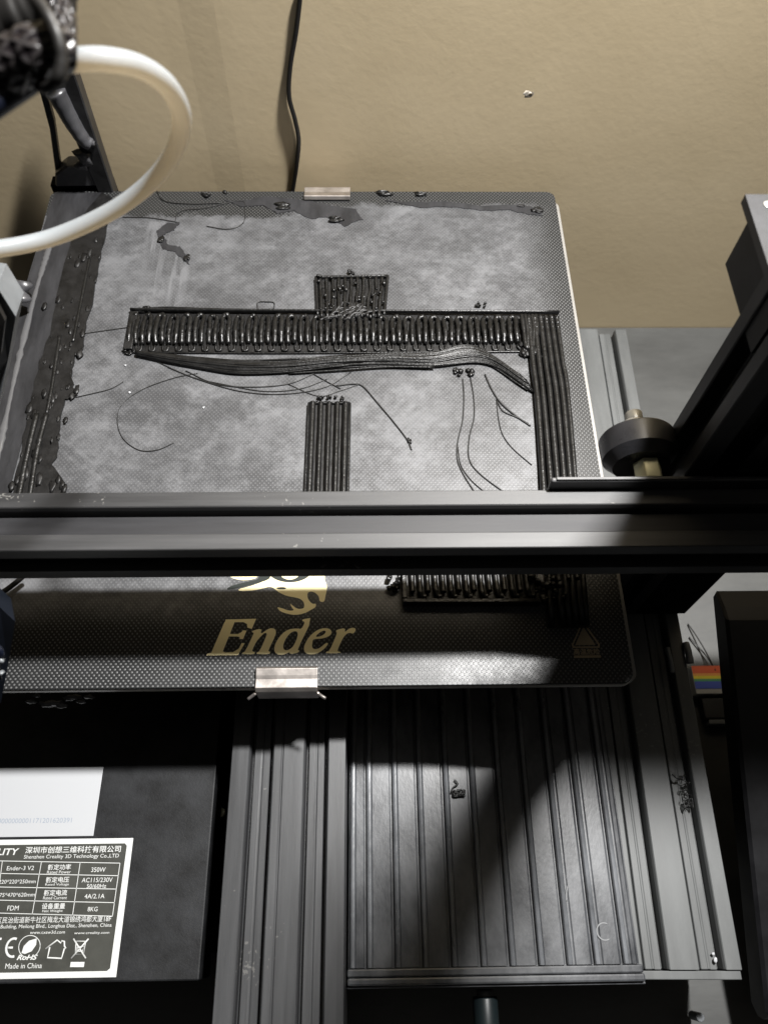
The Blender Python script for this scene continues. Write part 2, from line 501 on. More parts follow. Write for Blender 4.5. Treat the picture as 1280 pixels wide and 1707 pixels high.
# ================================================================== printer frame
pr = thing("printer_frame", (0, -60, -112), "black frame and base of an open desktop 3D printer on the grey table", "3D printer")

def slot_top(a, z, w=8.8):       # outline bits of one slot centred at a, from left lip to right lip
    return [(a - w / 2, z), (a - w / 2 + .5, z - 1.4), (a - w / 2 + .5, z - 6.0), (a - 2.9, z - 6.0), (a - 2.9, z - 3.6), (a - .35, z - 3.6), (a, z - 3.95), (a + .35, z - 3.6),
            (a + 2.9, z - 3.6), (a + 2.9, z - 6.0), (a + w / 2 - .5, z - 6.0), (a + w / 2 - .5, z - 1.4), (a + w / 2, z)]
# cross beam (2020, runs along x)
ZB = 55
yb0, yb1 = -93.0, -74.3
ym = (yb0 + yb1) / 2
prof = [(yb0, ZB)] + slot_top(ym, ZB) + [(yb1, ZB), (yb1, ZB - 20)]
prof += [(yb0, ZB - 20), (yb0, ZB - 14.5), (yb0 + 4, ZB - 14.5), (yb0 + 4, ZB - 5.5), (yb0, ZB - 5.5)]
beam = prism("gantry_beam", prof, -230, 200, 'x', M_beam, pr, .35)
tag(beam, "black slotted cross beam spanning above the bed")
box("slot_shade_strip", -230, 200, ym - 2.8, ym + 2.8, ZB - 3.58, ZB - 3.45, mat("shaded_slot_floor", (.020, .020, .022), .55, 0, .35, .02, 900, .5, 40, (.3, 4, 4)), beam)  # darker strip: the slot floor's shade is put into its colour
# central Y rail (4040)
ZC = -36
x0, x1 = -20.6, 20.6
xm = (x0 + x1) / 2
prof = [(x0, ZC)] + slot_top(xm - 9.9, ZC) + [(xm - 2.6, ZC), (xm - 2.3, ZC - .5), (xm - 2.0, ZC)] + slot_top(xm + 9.9, ZC) + [(x1, ZC), (x1, ZC - 40), (x0, ZC - 40)]
rail = prism("bed_rail", prof, -262, 110, 'y', M_rail, pr, .3)
tag(rail, "central double slotted rail running under the bed")
# right base rail (4040)
ZR = -59
x0, x1 = 122.6, 163.0
xm = (x0 + x1) / 2
prof = [(x0, ZR)] + slot_top(xm - 9.9, ZR, 9.4) + slot_top(xm + 9.9, ZR, 9.4) + [(x1, ZR), (x1, ZR - 40), (x0, ZR - 40)]
rail2 = prism("base_rail", prof, -203, 85, 'y', M_side, pr, .3)
rail2.rotation_euler = (0, 0, -math.radians(.9))
rail2.location = (S * -.9, S * 2.2, 0)
tag(rail2, "wide slotted base rail at the right side")
box("rail_end_cap", x0 + .3, x1 - .3, -206, -203.3, ZR - 39, ZR - .9, M_side, rail2, .3)
# base housing (dark inside)
box("base_housing", -240, 122, -196, 60, -108, -80, M_void, pr, .5)
for xx in (-100, 130):
    for yy in (-180, 40):
        cyl("rubber_foot", (xx, yy, -105), 9, 13.8, 'z', M_black, pr, 20)
# left cover plate
cv = box("cover_plate", -240, (-29.70, -178.77, -57.00)[0], (-30.10, -203.67, -57.00)[1], 50, -78, -57, M_powder, pr, .6)
tag(cv, "smudged black steel cover plate bearing the labels")
# ribbed plate
ya = (66.97, -200.98, -57.00)[1]
rp = box("ribbed_plate", 21.3, (122.85, -199.62, -57.00)[0], (66.62, -205.98, -57.00)[1] + .6, 40, -74, -58.4, M_ribbed, pr, .2)
tag(rp, "dusty ribbed grey drawer plate between the two rails")
M_ridge = mat("ridge_highlight_plastic", (.10, .105, .113), .30, 0, .6, .05, 900, .5, 120, (1, .4, 1))  # paler than the slats: ridge highlights painted into the colour
gx = [(21.65, -198.16, -57.00)[0], (27.27, -198.24, -57.00)[0], (37.07, -198.38, -57.00)[0], (46.66, -198.52, -57.00)[0], (56.68, -198.66, -57.00)[0], (66.91, -198.81, -57.00)[0], (76.95, -198.96, -57.00)[0], (86.99, -199.10, -57.00)[0], (96.84, -199.24, -57.00)[0], (106.48, -199.38, -57.00)[0], (116.55, -199.53, -57.00)[0], (122.43, -199.61, -57.00)[0]]
for i in range(len(gx) - 1):
    a, b = gx[i] + .55, gx[i + 1] - .25
    if i == 0: a -= .4
    w = b - a
    prof = [(a, -58.45), (a, -57.3), (a + .35, -56.75), (a + 1.2, -56.6), (a + 1.9, -56.9), (a + 2.3, -57.25), (b - .4, -57.2), (b, -57.5), (b, -58.45)]
    if i >= 8: prof = [(a, -58.45), (a, -57.3), (a + .35, -56.75), (a + 1.0, -56.6), (a + 1.5, -57.1), (a + 2.6, -57.1), (a + 3.1, -56.7), (b - .8, -56.8), (b, -57.4), (b, -58.45)]
    if w < 4: prof = [(a, -58.45), (a, -57.2), (b, -57.2), (b, -58.45)]
    prism("slat", prof, ya + .25, 39, 'y', M_ribbed, rp)
    if w > 4: prism("ridge", [(a + .15, -56.9), (a + .45, -56.42), (a + 1.0, -56.28), (a + 1.6, -56.42), (a + 1.95, -56.9)], ya + .3, 38.9, 'y', M_ridge, rp)
y1_, y2_, y3_ = ya, (66.79, -203.49, -57.00)[1], (66.60, -206.15, -57.00)[1]
box("front_lip", 21.0, gx[-1] + 1.0, y2_, y1_, -60, -56.3, M_ribbed, rp, .5)
box("front_lip", 21.0, gx[-1] + 1.6, y3_, y2_ - .15, -64, -57.0, M_ribbed, rp, .7)
box("front_lip", 20.8, gx[-1] + 2.0, y3_ - .9, y3_ - .1, -72, -59.2, M_ribbed, rp, .3)
# circular scuffs on the ribbed plate
def ring(name, c, R, r, z, m, parent, a0=0, a1=360, n=26):
    P = [(c[0] + R * math.cos(math.radians(a0 + (a1 - a0) * i / n)), c[1] + R * math.sin(math.radians(a0 + (a1 - a0) * i / n)), z) for i in range(n + 1)]
    return tube(name, P, r, m, parent, 6, .2, .35, 1)
M_scuff = mat("dry_residue", (.20, .205, .21), .6, 0, .3)
c = (102.84, -172.94, -56.80)
ring("dried_ring", c, 2.6, .28, -57.0, M_scuff, rp)
blobs("dried_spot", [((c[0] + .8, c[1] - 1.4, -57.1), 1.5, (1, .8, .12))], M_scuff, rp)
tube("dried_run", [(101.11, -174.70, -56.90), (99.88, -177.62, -56.90), (99.47, -180.92, -56.90)], .35, M_scuff, rp, 6, .3, .3)
c = (111.66, -190.78, -56.80)
ring("dried_ring", c, 2.7, .3, -56.75, M_scuff, rp, 60, 300)
# Z upright
ux0, ux1, uy0, uy1 = 122.3, 142.3, -71.8, -53.6
um = (uy0 + uy1) / 2
prof = [(ux0, uy0), (ux0, um - 4.2), (ux0 + 6, um - 4.2), (ux0 + 6, um + 4.2), (ux0, um + 4.2), (ux0, uy1), (ux1, uy1), (ux1, uy0),
        (137, uy0), (137, uy0 + 5), (129, uy0 + 5), (129, uy0)]
M_up = mat("upright_black", (.010, .010, .012), .45, 0, .5, .01, 900, .3, 60, (4, 4, .4))
up = prism("upright", prof, -59, 330, 'z', M_up, pr, .35)
tag(up, "tall slotted black upright at the right")
box("upright_foot", 142.5, 164, -71.8, -53.6, -58.8, 38, M_void, pr, .6)
box("added_shade_panel", 142.5, 210, -53.4, -50, 20, 250, M_void, pr, .6)  # added dark panel, blackens the right side and shades the beam end
# gantry end plate, wheel
pl = box("gantry_plate", 82.6, 176, -76.6 + 2.4, -72.6, 18, 59.6, M_alu, pr, .5)
box("gantry_plate_edge", 84.0, 130, -73.9, -72.9, 59.7, 60.2, M_alu, pl, .2)
wh = lathe("roller_wheel", (112.4, -59.6, 52.5), [(-5.2, 4), (-5.2, 8.6), (-4.4, 9.2), (-2.2, 11.2), (2.2, 11.4), (4.6, 11.4), (5.2, 10.9), (5.2, 4)], 'y', M_rubber, pr)
tag(wh, "black roller wheel beside the upright")
cyl("bolt_head", (110.9, -51.0, 58.0), 2.6, 3.5, 'y', M_bolt, wh, 24, .3)
cyl("bolt_washer", (110.9, -52.9, 57.0), 3.9, 1.0, 'y', M_bolt, wh, 24, .2)
cyl("eccentric_nut", (113.4, -68.4, 54.4), 4.2, 6.6, 'y', M_brass, wh, 6, .3)
# pale tubes painting grey glints into the shaded right side
for q0, q1, rr_ in (((153.16, -86.96, -58.00), (153.44, -97.67, -58.00), 1.1), ((161.36, -84.96, -58.00), (161.67, -93.71, -58.00), 1.5)):
    tube("glint_streak", [q0, ((q0[0] + q1[0]) / 2, (q0[1] + q1[1]) / 2, -57.4), q1], rr_, M_pale, pr, 12, .1)
# screen unit, right front
sx = 173.0
A = (173.00, -74.79, -42.93); Bq = (173.00, -218.90, -87.50)
scr = prism("screen_unit", [(A[1], A[2]), (A[1] - 6, A[2] + 1), (Bq[1], Bq[2] + 8), (Bq[1] - 2, Bq[2]), (Bq[1] + 4, Bq[2] - 5), (A[1] + 8, A[2] - 7), (A[1] + 9, A[2] - 3)], sx, sx + 90, 'x', M_black, pr, 1.2)
tag(scr, "black screen housing at the front right corner")
# clutter on the cover and under the bed
sw = cyl("cover_screw", (-30.16, -147.27, -76.00), 2.0, 3, 'z', M_brass, pr, 20, .3)
cyl("tension_knob", ((70.04, -215.86, -70.00)[0], (70.04, -215.86, -70.00)[1] - 4, -74), 4.5, 18, 'y', mat("knob_teal", (.010, .016, .018), .4), pr, 20, .6)
cyl("knob_collar", ((70.04, -215.86, -70.00)[0], (70.04, -215.86, -70.00)[1] + 5.6, -74), 3.0, 3, 'y', M_alu, pr, 20, .4)

# ---- stickers on the cover
ZL = -57
wt = box("serial_sticker", -150, -72.9, -157.0, -132.4, ZL - .05, ZL + .12, M_white, cv, .15)
tag(wt, "blank white sticker with a faint serial number line")
wt.location.z = .0001 * 0
def text(s, x, y, h, m, parent, name="lettering", w=None, shear=0, align='LEFT', z=None, bold=0.0):
    cu = bpy.data.curves.new("t", 'FONT')
    cu.body = s; cu.size = 1.0; cu.shear = shear; cu.align_x = 'LEFT'; cu.resolution_u = 3
    cu.offset = bold
    ob = bpy.data.objects.new("t", cu); COL.objects.link(ob)
    bpy.context.view_layer.update()
    dg = bpy.context.evaluated_depsgraph_get()
    me = bpy.data.meshes.new_from_object(ob.evaluated_get(dg))
    bpy.data.objects.remove(ob)
    if not me.vertices: return None
    xs = [v.co.x for v in me.vertices]; ys = [v.co.y for v in me.vertices]
    X0, X1 = min(xs), max(xs); Y0, Y1 = min(ys), max(ys)
    sy = h / (Y1 - Y0); sx_ = (w / (X1 - X0)) if w else sy
    ox = x if align == 'LEFT' else (x - (X1 - X0) * sx_ / 2 if align == 'C' else x - (X1 - X0) * sx_)
    zz = z if z is not None else ZL + .16
    for v in me.vertices:
        v.co = ((ox + (v.co.x - X0) * sx_) * S, (y + (v.co.y - Y0) * sy) * S, zz * S)
    me.materials.clear()
    return link(name, me, m, parent)
text("0000000000001171201620391", (-112.66, -152.06, -57.00)[0], (-94.94, -152.28, -57.00)[1], 1.7, M_stext, wt, w=31.0)
# rating label: outer corners of the white border
LX1, LY0, LY1 = -58.1, -202.2, -157.9
lb = box("rating_label", -150, LX1, LY0, LY1, ZL - .05, ZL + .10, M_lwhite, cv, .1)
tag(lb, "black rating label with white border, table and emblems")
flat("black_field", [[(-150, LY0 + 1.9), (LX1 - 3.4, LY0 + 1.9), (LX1 - 2.4, LY0 + 2.7), (LX1 - 2.0, LY1 - 2.6), (LX1 - 2.8, LY1 - 1.8), (-150, LY1 - 1.8)]], ZL + .11, .02, M_lblack, lb)
# label pixel (5.333x crop) -> mm
def lp(u, v):
    return LA[0] + LA[1] * u + LA[2] * v + LA[6] * u * v, LA[3] + LA[4] * u + LA[5] * v + LA[7] * u * v
LA = [-107.28086, 0.041309257, 0.00755349, -156.39773, -0.00052590775, -0.035819686, -2.3414912e-06, -2.8872262e-08]
def ltext(s, u0, u1, v0, v1, **k):
    vm = (v0 + v1) / 2
    a = lp(u0, v1); b = lp(u1, v1); t = lp(u0, v0)
    text(s, a[0], a[1], t[1] - a[1], M_lwhite, lb, w=b[0] - a[0], **k)
ltext("CREALITY", -250, 165, 128, 192, shear=.15, bold=.02)
ltext("深圳市创想三维科技有限公司", 225, 1072, 108, 172, bold=.01)
ltext("Shenzhen Creality 3D Technology Co.,LTD", 212, 1055, 186, 232)
ltext("Ender-3 V2", 62, 302, 290, 330)
ltext("220*220*250mm", -10, 318, 415, 452)
ltext("475*470*620mm", -30, 310, 535, 572)
ltext("FDM", 66, 166, 650, 692)
for s1, s2, y, u in (("额定功率", "Rated Power", 274, 425), ("额定电压", "Rated Voltage", 390, 408), ("额定电流", "Rated Current", 508, 390), ("设备重量", "Net Weight", 628, 372)):
    ltext(s1, u, u + 205, y, y + 52, bold=.01)
    ltext(s2, u - 5 + (10 if 'Net' in s2 else 0), u + 205 - (20 if 'Net' in s2 else 0), y + 58, y + 86)
ltext("350W", 812, 938, 302, 345)
ltext("AC115/230V", 728, 1000, 398, 440)
ltext("50/60Hz", 772, 945, 455, 492)
ltext("4A/2.1A", 752, 930, 545, 586)
ltext("8KG", 780, 868, 660, 700)
ltext("龙华区民治街道新牛社区梅龙大道锦绣鸿都大厦18F", -130, 985, 752, 808)
ltext("Hongdu Building, Meilong Blvd., Longhua Dist., Shenzhen, China", -150, 990, 820, 862)
ltext("www.cxsw3d.com", 268, 578, 870, 898)
ltext("www.creality.com", 660, 972, 878, 906)
ltext("Made in China", 48, 372, 1148, 1192)
ltext("RoHS", 150, 332, 1075, 1120, shear=.3, bold=.03)
# grid lines
def lline(u0, v0, u1, v1, w=.22, name="table_line"):
    a = Vector((*lp(u0, v0), 0)); b = Vector((*lp(u1, v1), 0)); d = (b - a).normalized(); n = Vector((-d.y, d.x, 0)) * w / 2
    q = [a - n, b - n, b + n, a + n]
    mk(name, [(p.x, p.y, ZL + .165) for p in q], [(0, 1, 2, 3)], M_lwhite, lb)
for (u0, v0, u1, v1) in ((-60, 240, 1070, 262), (-60, 356, 1055, 378), (-80, 480, 1038, 500), (-80, 598, 1022, 622), (-90, 712, 1005, 742),
                         (25, 244, -35, 715), (372, 250, 290, 725), (716, 255, 648, 735), (1070, 262, 1003, 742)):
    lline(u0, v0, u1, v1)
def lpoly(pts, w, closed=False, name="emblem"):
    P = [(*lp(*p), ZL + .17) for p in pts]
    if closed: P.append(P[0])
    tube(name, P, w, M_lwhite, lb, 6, 0, .25, 1)
lpoly([(408, 1025), (512, 950), (545, 975), (552, 955), (575, 962), (575, 1000), (588, 1022)], .30)
lpoly([(445, 1010), (425, 1100), (550, 1105), (575, 1020)], .30)
# CE and C mark: arcs
def larc(cu, cv_, ru, rv, a0, a1, w, sh=-.14, n=14):
    pts = []
    for i in range(n + 1):
        a = math.radians(a0 + (a1 - a0) * i / n); v = -rv * math.sin(a)
        pts.append((cu + ru * math.cos(a) + sh * v, cv_ + v))
    lpoly(pts, w)
larc(120, 1015, 62, 78, 70, 290, .45)
lpoly([(70, 1015), (118, 1015)], .38)
larc(-40, 1015, 62, 78, 70, 290, .45)
lpoly([(-45, 940), (18, 940)], .4)
larc(265, 1005, 95, 95, 0, 360, .14, -.1, 30)
# leaf
leaf = [(195, 1060), (215, 1000), (262, 955), (330, 935), (325, 990), (285, 1045), (225, 1068)]
flat("emblem", [[lp(*p) for p in leaf][::-1]], ZL + .15, .02, M_lwhite, lb)
# crossed-out bin
lpoly([(655, 938), (765, 1105)], .28); lpoly([(790, 938), (635, 1105)], .28)
lpoly([(680, 960), (765, 960), (745, 1070), (670, 1070)], .22, True)
lpoly([(690, 1005), (750, 1005), (735, 1045), (685, 1045)], .2, True)
flat("emblem", [[lp(*p) for p in ((632, 1135), (755, 1135), (748, 1178), (625, 1178))][::-1]], ZL + .15, .02, M_lwhite, lb)

# ================================================================== heated bed
bed = thing("heated_bed", (0, 0, -12), "square black textured glass print bed covered in grey residue and failed prints", "print bed")
B = 117.5
def rrect(x0, x1, y0, y1, r, n=5):
    P = []
    for cx, cy, a in ((x1 - r, y0 + r, -90), (x1 - r, y1 - r, 0), (x0 + r, y1 - r, 90), (x0 + r, y0 + r, 180)):
        for i in range(n + 1):
            t = math.radians(a + 90 * i / n); P.append((cx + r * math.cos(t), cy + r * math.sin(t)))
    return P
gl = prism("glass_plate", rrect(-B, B, -B, B, 4), -3.4, 0, 'z', M_glass, bed, .35)
M_gedge = mat("glass_edge", (.42, .40, .36), .35, 0, .5, .02, 400, .2, 80)
e = prism("glass_edge_band", rrect(-B - .15, B + .15, -B - .25, B + .1, 4), -3.3, -.9, 'z', M_gedge, bed, .2)
hp = prism("heater_plate", rrect(-B + 2, B + 2.3, -B + 1.6, B - 3, 3), -7.2, -3.5, 'z', M_plate, bed, .3)
prism("bed_insulation", rrect(-B + 4, B - 3, -B + 4, B - 4, 3), -11, -7.3, 'z', M_void, bed)
# clips
def clip(xa, xb, yf, sgn, name="bed_clip"):
    y_in = yf + sgn * -4.6   # inwards on the glass
    o = mk(name, *clipvf(xa, xb, yf, sgn), M_steel, bed)
    bevel(o, .25)
    return o
def clipvf(xa, xb, yf, sgn):
    pr_ = [(-6.0, .25), (-5.4, 1.5), (-3.4, 1.0), (-2.4, .75), (.3, .95), (1.1, .3), (1.1, -7.5), (-3, -8.0), (-3, -8.6), (1.8, -8.2), (1.9, .6), (.7, 1.75), (-2.2, 1.45), (-3.4, 1.8), (-5.6, 2.3), (-6.7, .8)]
    if sgn > 0: pr_ = [(q, z) for q, z in pr_]
    V = [(xa, yf + sgn * q, z) for q, z in pr_] + [(xb, yf + sgn * q, z) for q, z in pr_]
    n = len(pr_)
    F = [(i, (i + 1) % n, (i + 1) % n + n, i + n) for i in range(n)]
    tri = tessellate_polygon([[Vector((q, z, 0)) for q, z in pr_]])
    F += [tuple(t) for t in tri] + [tuple(i + n for i in reversed(t)) for t in tri]
    return V, F
c1 = clip(-8.2, 12.2, -117.5, -1)
tag(c1, "steel clip on the front edge")
tube("clip_ear", [(-8.0, -119.3, -.6), (-9.6, -120.2, -1.6), (-10.8, -120.9, -2.2)], .55, M_steel, c1, 8, 0, 1, 3)
tube("clip_ear", [(12.0, -119.3, -.6), (13.4, -120.2, -1.6), (14.8, -120.9, -2.2)], .55, M_steel, c1, 8, 0, 1, 3)
c2 = clip(.2, 21.6, 117.5, 1)
tag(c2, "steel clip on the rear edge")
# goo hanging under the front edge
L = []
for (x, y, r) in ((52, 1170, 1.2), (80, 1174, 1.8), (92, 1173, 1.8), (104, 1177, 1.4), (118, 1163, 1.6), (126, 1162, 1.5), (136, 1170, 1.2), (148, 1162, 1.2), (62, 1160, .9)):
    L.append(((x, y), r))
PT = {(52, 1170): (-86.93, -118.03, -14.00), (80, 1174): (-81.04, -118.92, -14.00), (92, 1173): (-78.62, -118.74, -14.00), (104, 1177): (-76.02, -119.59, -14.00), (118, 1163): (-73.65, -116.72, -14.00), (126, 1162): (-72.04, -116.53, -14.00), (136, 1170): (-69.71, -118.22, -14.00), (148, 1162): (-67.51, -116.58, -14.00), (62, 1160): (-85.28, -115.98, -14.00)}
blobs("melted_drip", [(PT[k], r, (1.4, .6, .8)) for k, r in L], mat("melted_grey", (.16, .16, .165), .3), bed)

# ---- printed logo and warning mark on the glass
ZG = .03
flat('printed_letter', [[(-19.960, -93.911), (-9.469, -93.752), (-10.732, -97.387), (-12.299, -96.868), (-12.479, -95.604), (-13.726, -94.933), (-16.757, -94.905), (-18.068, -99.124), (-15.346, -99.150), (-14.286, -98.609), (-13.669, -97.862), (-12.465, -97.974), (-13.455, -100.962), (-14.598, -100.951), (-14.647, -100.254), (-15.520, -100.047), (-18.333, -100.020), (-19.960, -105.239), (-19.079, -105.639), (-16.540, -105.517), (-14.732, -104.408), (-13.834, -102.347), (-12.783, -102.456), (-14.810, -106.608), (-25.404, -106.602), (-25.178, -105.971), (-23.790, -105.691), (-20.300, -95.076), (-19.956, -94.572)]], ZG, .05, M_gold, bed)
flat('printed_letter', [[(-9.793, -97.869), (-8.132, -97.402), (-7.396, -97.727), (-7.588, -98.841), (-7.098, -98.923), (-5.923, -97.972), (-4.926, -97.393), (-4.109, -97.189), (-3.398, -97.263), (-2.791, -97.616), (-2.484, -98.255), (-2.475, -99.177), (-3.025, -100.970), (-4.127, -103.617), (-4.632, -105.044), (-4.548, -105.270), (-4.375, -105.441), (-4.115, -105.556), (-4.066, -105.800), (-4.227, -106.173), (-5.349, -106.350), (-7.431, -106.329), (-8.525, -106.188), (-8.631, -105.925), (-8.419, -105.683), (-7.889, -105.463), (-7.139, -104.041), (-6.161, -101.398), (-5.627, -99.837), (-5.542, -99.379), (-5.672, -99.032), (-6.014, -98.799), (-6.515, -99.024), (-7.172, -99.708), (-7.856, -100.505), (-8.569, -101.413), (-9.224, -102.622), (-9.821, -104.128), (-10.093, -104.991), (-10.042, -105.217), (-9.795, -105.407), (-9.350, -105.561), (-9.172, -105.807), (-9.260, -106.143), (-10.362, -106.301), (-12.479, -106.280), (-13.483, -106.139), (-13.375, -105.878), (-13.093, -105.638), (-12.637, -105.417), (-11.837, -103.835), (-10.683, -100.869), (-10.074, -99.231), (-10.019, -98.943), (-10.161, -98.721), (-10.501, -98.564), (-10.659, -98.390), (-10.634, -98.198)]], ZG, .05, M_gold, bed)
flat('printed_letter', [[(9.084, -93.634), (7.241, -93.950), (6.324, -94.235), (6.333, -94.489), (6.591, -94.735), (7.098, -94.974), (7.059, -95.732), (6.475, -97.006), (5.831, -97.561), (5.126, -97.400), (4.040, -97.390), (2.573, -97.531), (1.261, -98.020), (0.105, -98.856), (-0.941, -100.016), (-1.876, -101.495), (-2.474, -102.866), (-2.738, -104.130), (-2.640, -105.167), (-2.182, -105.978), (-1.362, -106.454), (-0.179, -106.597), (0.961, -106.393), (2.061, -105.841), (2.584, -105.781), (2.529, -106.211), (3.258, -106.303), (4.771, -106.055), (5.574, -105.706), (5.666, -105.257), (5.531, -105.030), (5.168, -105.026), (6.222, -102.181), (8.732, -96.407)], [(3.825, -98.381), (3.415, -98.473), (3.010, -98.657), (2.608, -98.932), (2.210, -99.298), (1.817, -99.754), (1.456, -100.263), (1.128, -100.823), (0.833, -101.435), (0.570, -102.099), (0.388, -102.702), (0.285, -103.245), (0.261, -103.730), (0.317, -104.155), (0.435, -104.498), (0.614, -104.758), (0.856, -104.937), (1.160, -105.034), (1.487, -105.049), (1.838, -104.982), (2.213, -104.833), (2.612, -104.601), (2.967, -104.334), (3.278, -104.030), (3.544, -103.690), (3.766, -103.314), (3.978, -102.914), (4.180, -102.489), (4.373, -102.040), (4.556, -101.566), (4.708, -101.103), (4.828, -100.651), (4.917, -100.210), (4.974, -99.779), (4.979, -99.401), (4.930, -99.074), (4.828, -98.799), (4.673, -98.577), (4.454, -98.433), (4.171, -98.367)]], ZG, .05, M_gold, bed)
flat('printed_letter', [[(14.098, -97.367), (13.317, -97.437), (12.539, -97.640), (11.764, -97.976), (10.995, -98.443), (10.230, -99.042), (9.542, -99.705), (8.931, -100.432), (8.397, -101.221), (7.939, -102.074), (7.602, -102.854), (7.383, -103.562), (7.284, -104.199), (7.302, -104.764), (7.416, -105.255), (7.625, -105.670), (7.929, -106.011), (8.327, -106.277), (8.795, -106.460), (9.333, -106.558), (9.940, -106.574), (10.618, -106.505), (11.271, -106.362), (11.901, -106.143), (12.506, -105.849), (13.088, -105.479), (13.628, -105.068), (14.128, -104.616), (14.586, -104.123), (15.004, -103.588), (15.258, -103.166), (15.348, -102.859), (15.273, -102.666), (15.034, -102.588), (14.718, -102.659), (14.326, -102.878), (13.857, -103.245), (13.312, -103.761), (12.791, -104.169), (12.293, -104.471), (11.818, -104.667), (11.366, -104.756), (10.975, -104.764), (10.646, -104.691), (10.378, -104.535), (10.171, -104.297), (10.032, -103.982), (9.962, -103.589), (9.960, -103.118), (10.026, -102.569), (10.094, -102.123), (10.162, -101.781), (10.231, -101.544), (10.300, -101.411), (10.558, -101.301), (11.004, -101.215), (11.638, -101.152), (12.461, -101.112), (13.232, -101.017), (13.952, -100.866), (14.621, -100.660), (15.239, -100.398), (15.733, -100.106), (16.104, -99.783), (16.350, -99.431), (16.472, -99.048), (16.477, -98.684), (16.366, -98.341), (16.137, -98.019), (15.791, -97.716), (15.336, -97.507), (14.771, -97.390)], [(13.201, -98.440), (12.793, -98.667), (12.401, -98.933), (12.028, -99.236), (11.671, -99.579), (11.333, -99.959), (11.211, -100.226), (11.307, -100.380), (11.619, -100.421), (12.149, -100.350), (12.625, -100.239), (13.048, -100.090), (13.418, -99.902), (13.734, -99.675), (13.995, -99.449), (14.202, -99.226), (14.353, -99.004), (14.450, -98.783), (14.473, -98.596), (14.424, -98.441), (14.302, -98.320), (14.107, -98.231), (13.859, -98.222), (13.557, -98.291)]], ZG, .05, M_gold, bed)
flat('printed_letter', [[(18.892, -97.818), (20.437, -97.484), (21.140, -97.742), (21.000, -98.589), (21.240, -98.698), (21.861, -98.067), (22.540, -97.610), (23.276, -97.327), (23.959, -97.323), (24.588, -97.600), (24.681, -98.180), (24.242, -99.063), (23.636, -99.384), (22.863, -99.146), (22.183, -99.188), (21.597, -99.509), (21.005, -100.098), (20.408, -100.953), (19.727, -102.310), (18.964, -104.160), (18.604, -105.213), (18.644, -105.476), (18.938, -105.667), (19.484, -105.785), (19.677, -105.947), (19.516, -106.152), (18.255, -106.243), (15.895, -106.220), (14.739, -106.077), (14.789, -105.815), (15.084, -105.620), (15.627, -105.494), (16.421, -104.117), (17.474, -101.470), (18.074, -99.869), (18.213, -99.333), (18.208, -98.948), (18.058, -98.716), (18.017, -98.446), (18.086, -98.138)]], ZG, .05, M_gold, bed)
flat('dragon_emblem', [[(-3.310, -75.064), (-4.012, -76.305), (-4.720, -77.355), (-5.435, -78.215), (-6.158, -78.878), (-6.891, -79.344), (-7.810, -79.849), (-8.913, -80.393), (-10.296, -80.963), (-11.958, -81.560), (-13.715, -82.085), (-15.567, -82.536), (-16.337, -82.965), (-16.025, -83.373), (-14.607, -83.496), (-12.079, -83.336), (-9.980, -83.050), (-8.310, -82.638), (-7.010, -82.304), (-6.081, -82.048), (-5.233, -82.025), (-4.468, -82.234), (-3.886, -82.544), (-3.488, -82.953), (-2.899, -83.445), (-2.118, -84.018), (-1.151, -84.591), (0.002, -85.166), (1.146, -85.558), (2.281, -85.769), (3.416, -86.000), (4.551, -86.250), (5.485, -86.680), (6.218, -87.287), (6.693, -88.040), (6.909, -88.938), (6.857, -89.613), (6.536, -90.066), (5.910, -90.289), (4.978, -90.280), (4.178, -90.045), (3.507, -89.583), (2.832, -89.021), (2.152, -88.359), (1.967, -88.407), (2.278, -89.166), (2.698, -89.864), (3.226, -90.502), (3.007, -90.846), (2.042, -90.897), (0.991, -90.690), (-0.146, -90.225), (-1.206, -89.849), (-2.189, -89.563), (-2.362, -89.839), (-1.726, -90.675), (-0.840, -91.315), (0.294, -91.758), (1.610, -92.125), (3.107, -92.413), (4.592, -92.427), (6.068, -92.165), (7.445, -91.675), (8.725, -90.956), (9.751, -90.353), (10.521, -89.864), (10.898, -89.302), (10.882, -88.665), (10.556, -88.383), (9.922, -88.457), (9.238, -88.072), (8.501, -87.227), (8.045, -86.401), (7.870, -85.596), (7.849, -84.911), (7.982, -84.347), (8.376, -84.007), (9.032, -83.891), (9.714, -83.998), (10.420, -84.328), (11.064, -84.828), (11.645, -85.498), (11.974, -86.285), (12.052, -87.188), (12.514, -87.692), (13.359, -87.799), (13.864, -87.304), (14.028, -86.202), (14.247, -84.946), (14.520, -83.533), (14.572, -82.315), (14.400, -81.294), (14.137, -80.474), (13.783, -79.856), (13.681, -78.621), (13.833, -76.762), (12.373, -75.504), (9.296, -74.854), (5.076, -74.506), (-0.281, -74.463)]], ZG, .05, M_gold, bed)
flat('dragon_emblem_wing', [[(-20.023, -77.229), (-19.387, -78.100), (-18.201, -78.747), (-16.466, -79.172), (-14.938, -79.369), (-13.615, -79.340), (-12.255, -79.146), (-10.856, -78.788), (-9.679, -77.871), (-8.721, -76.391), (-11.271, -75.934), (-17.322, -76.507)]], ZG, .05, M_gold, bed)
flat('emblem_shadow', [[(-20.269, -82.577), (-19.571, -81.872), (-17.742, -81.125), (-14.777, -80.333), (-12.406, -79.739), (-10.632, -79.344), (-9.668, -78.839), (-9.516, -78.223), (-8.641, -77.766), (-7.042, -77.470), (-5.988, -77.633), (-5.480, -78.256), (-5.732, -78.871), (-6.741, -79.479), (-7.898, -79.961), (-9.201, -80.319), (-10.686, -80.766), (-12.352, -81.303), (-14.484, -81.865), (-17.079, -82.452), (-18.936, -82.791), (-20.057, -82.883)]], ZG + .06, .05, M_logoink, bed)
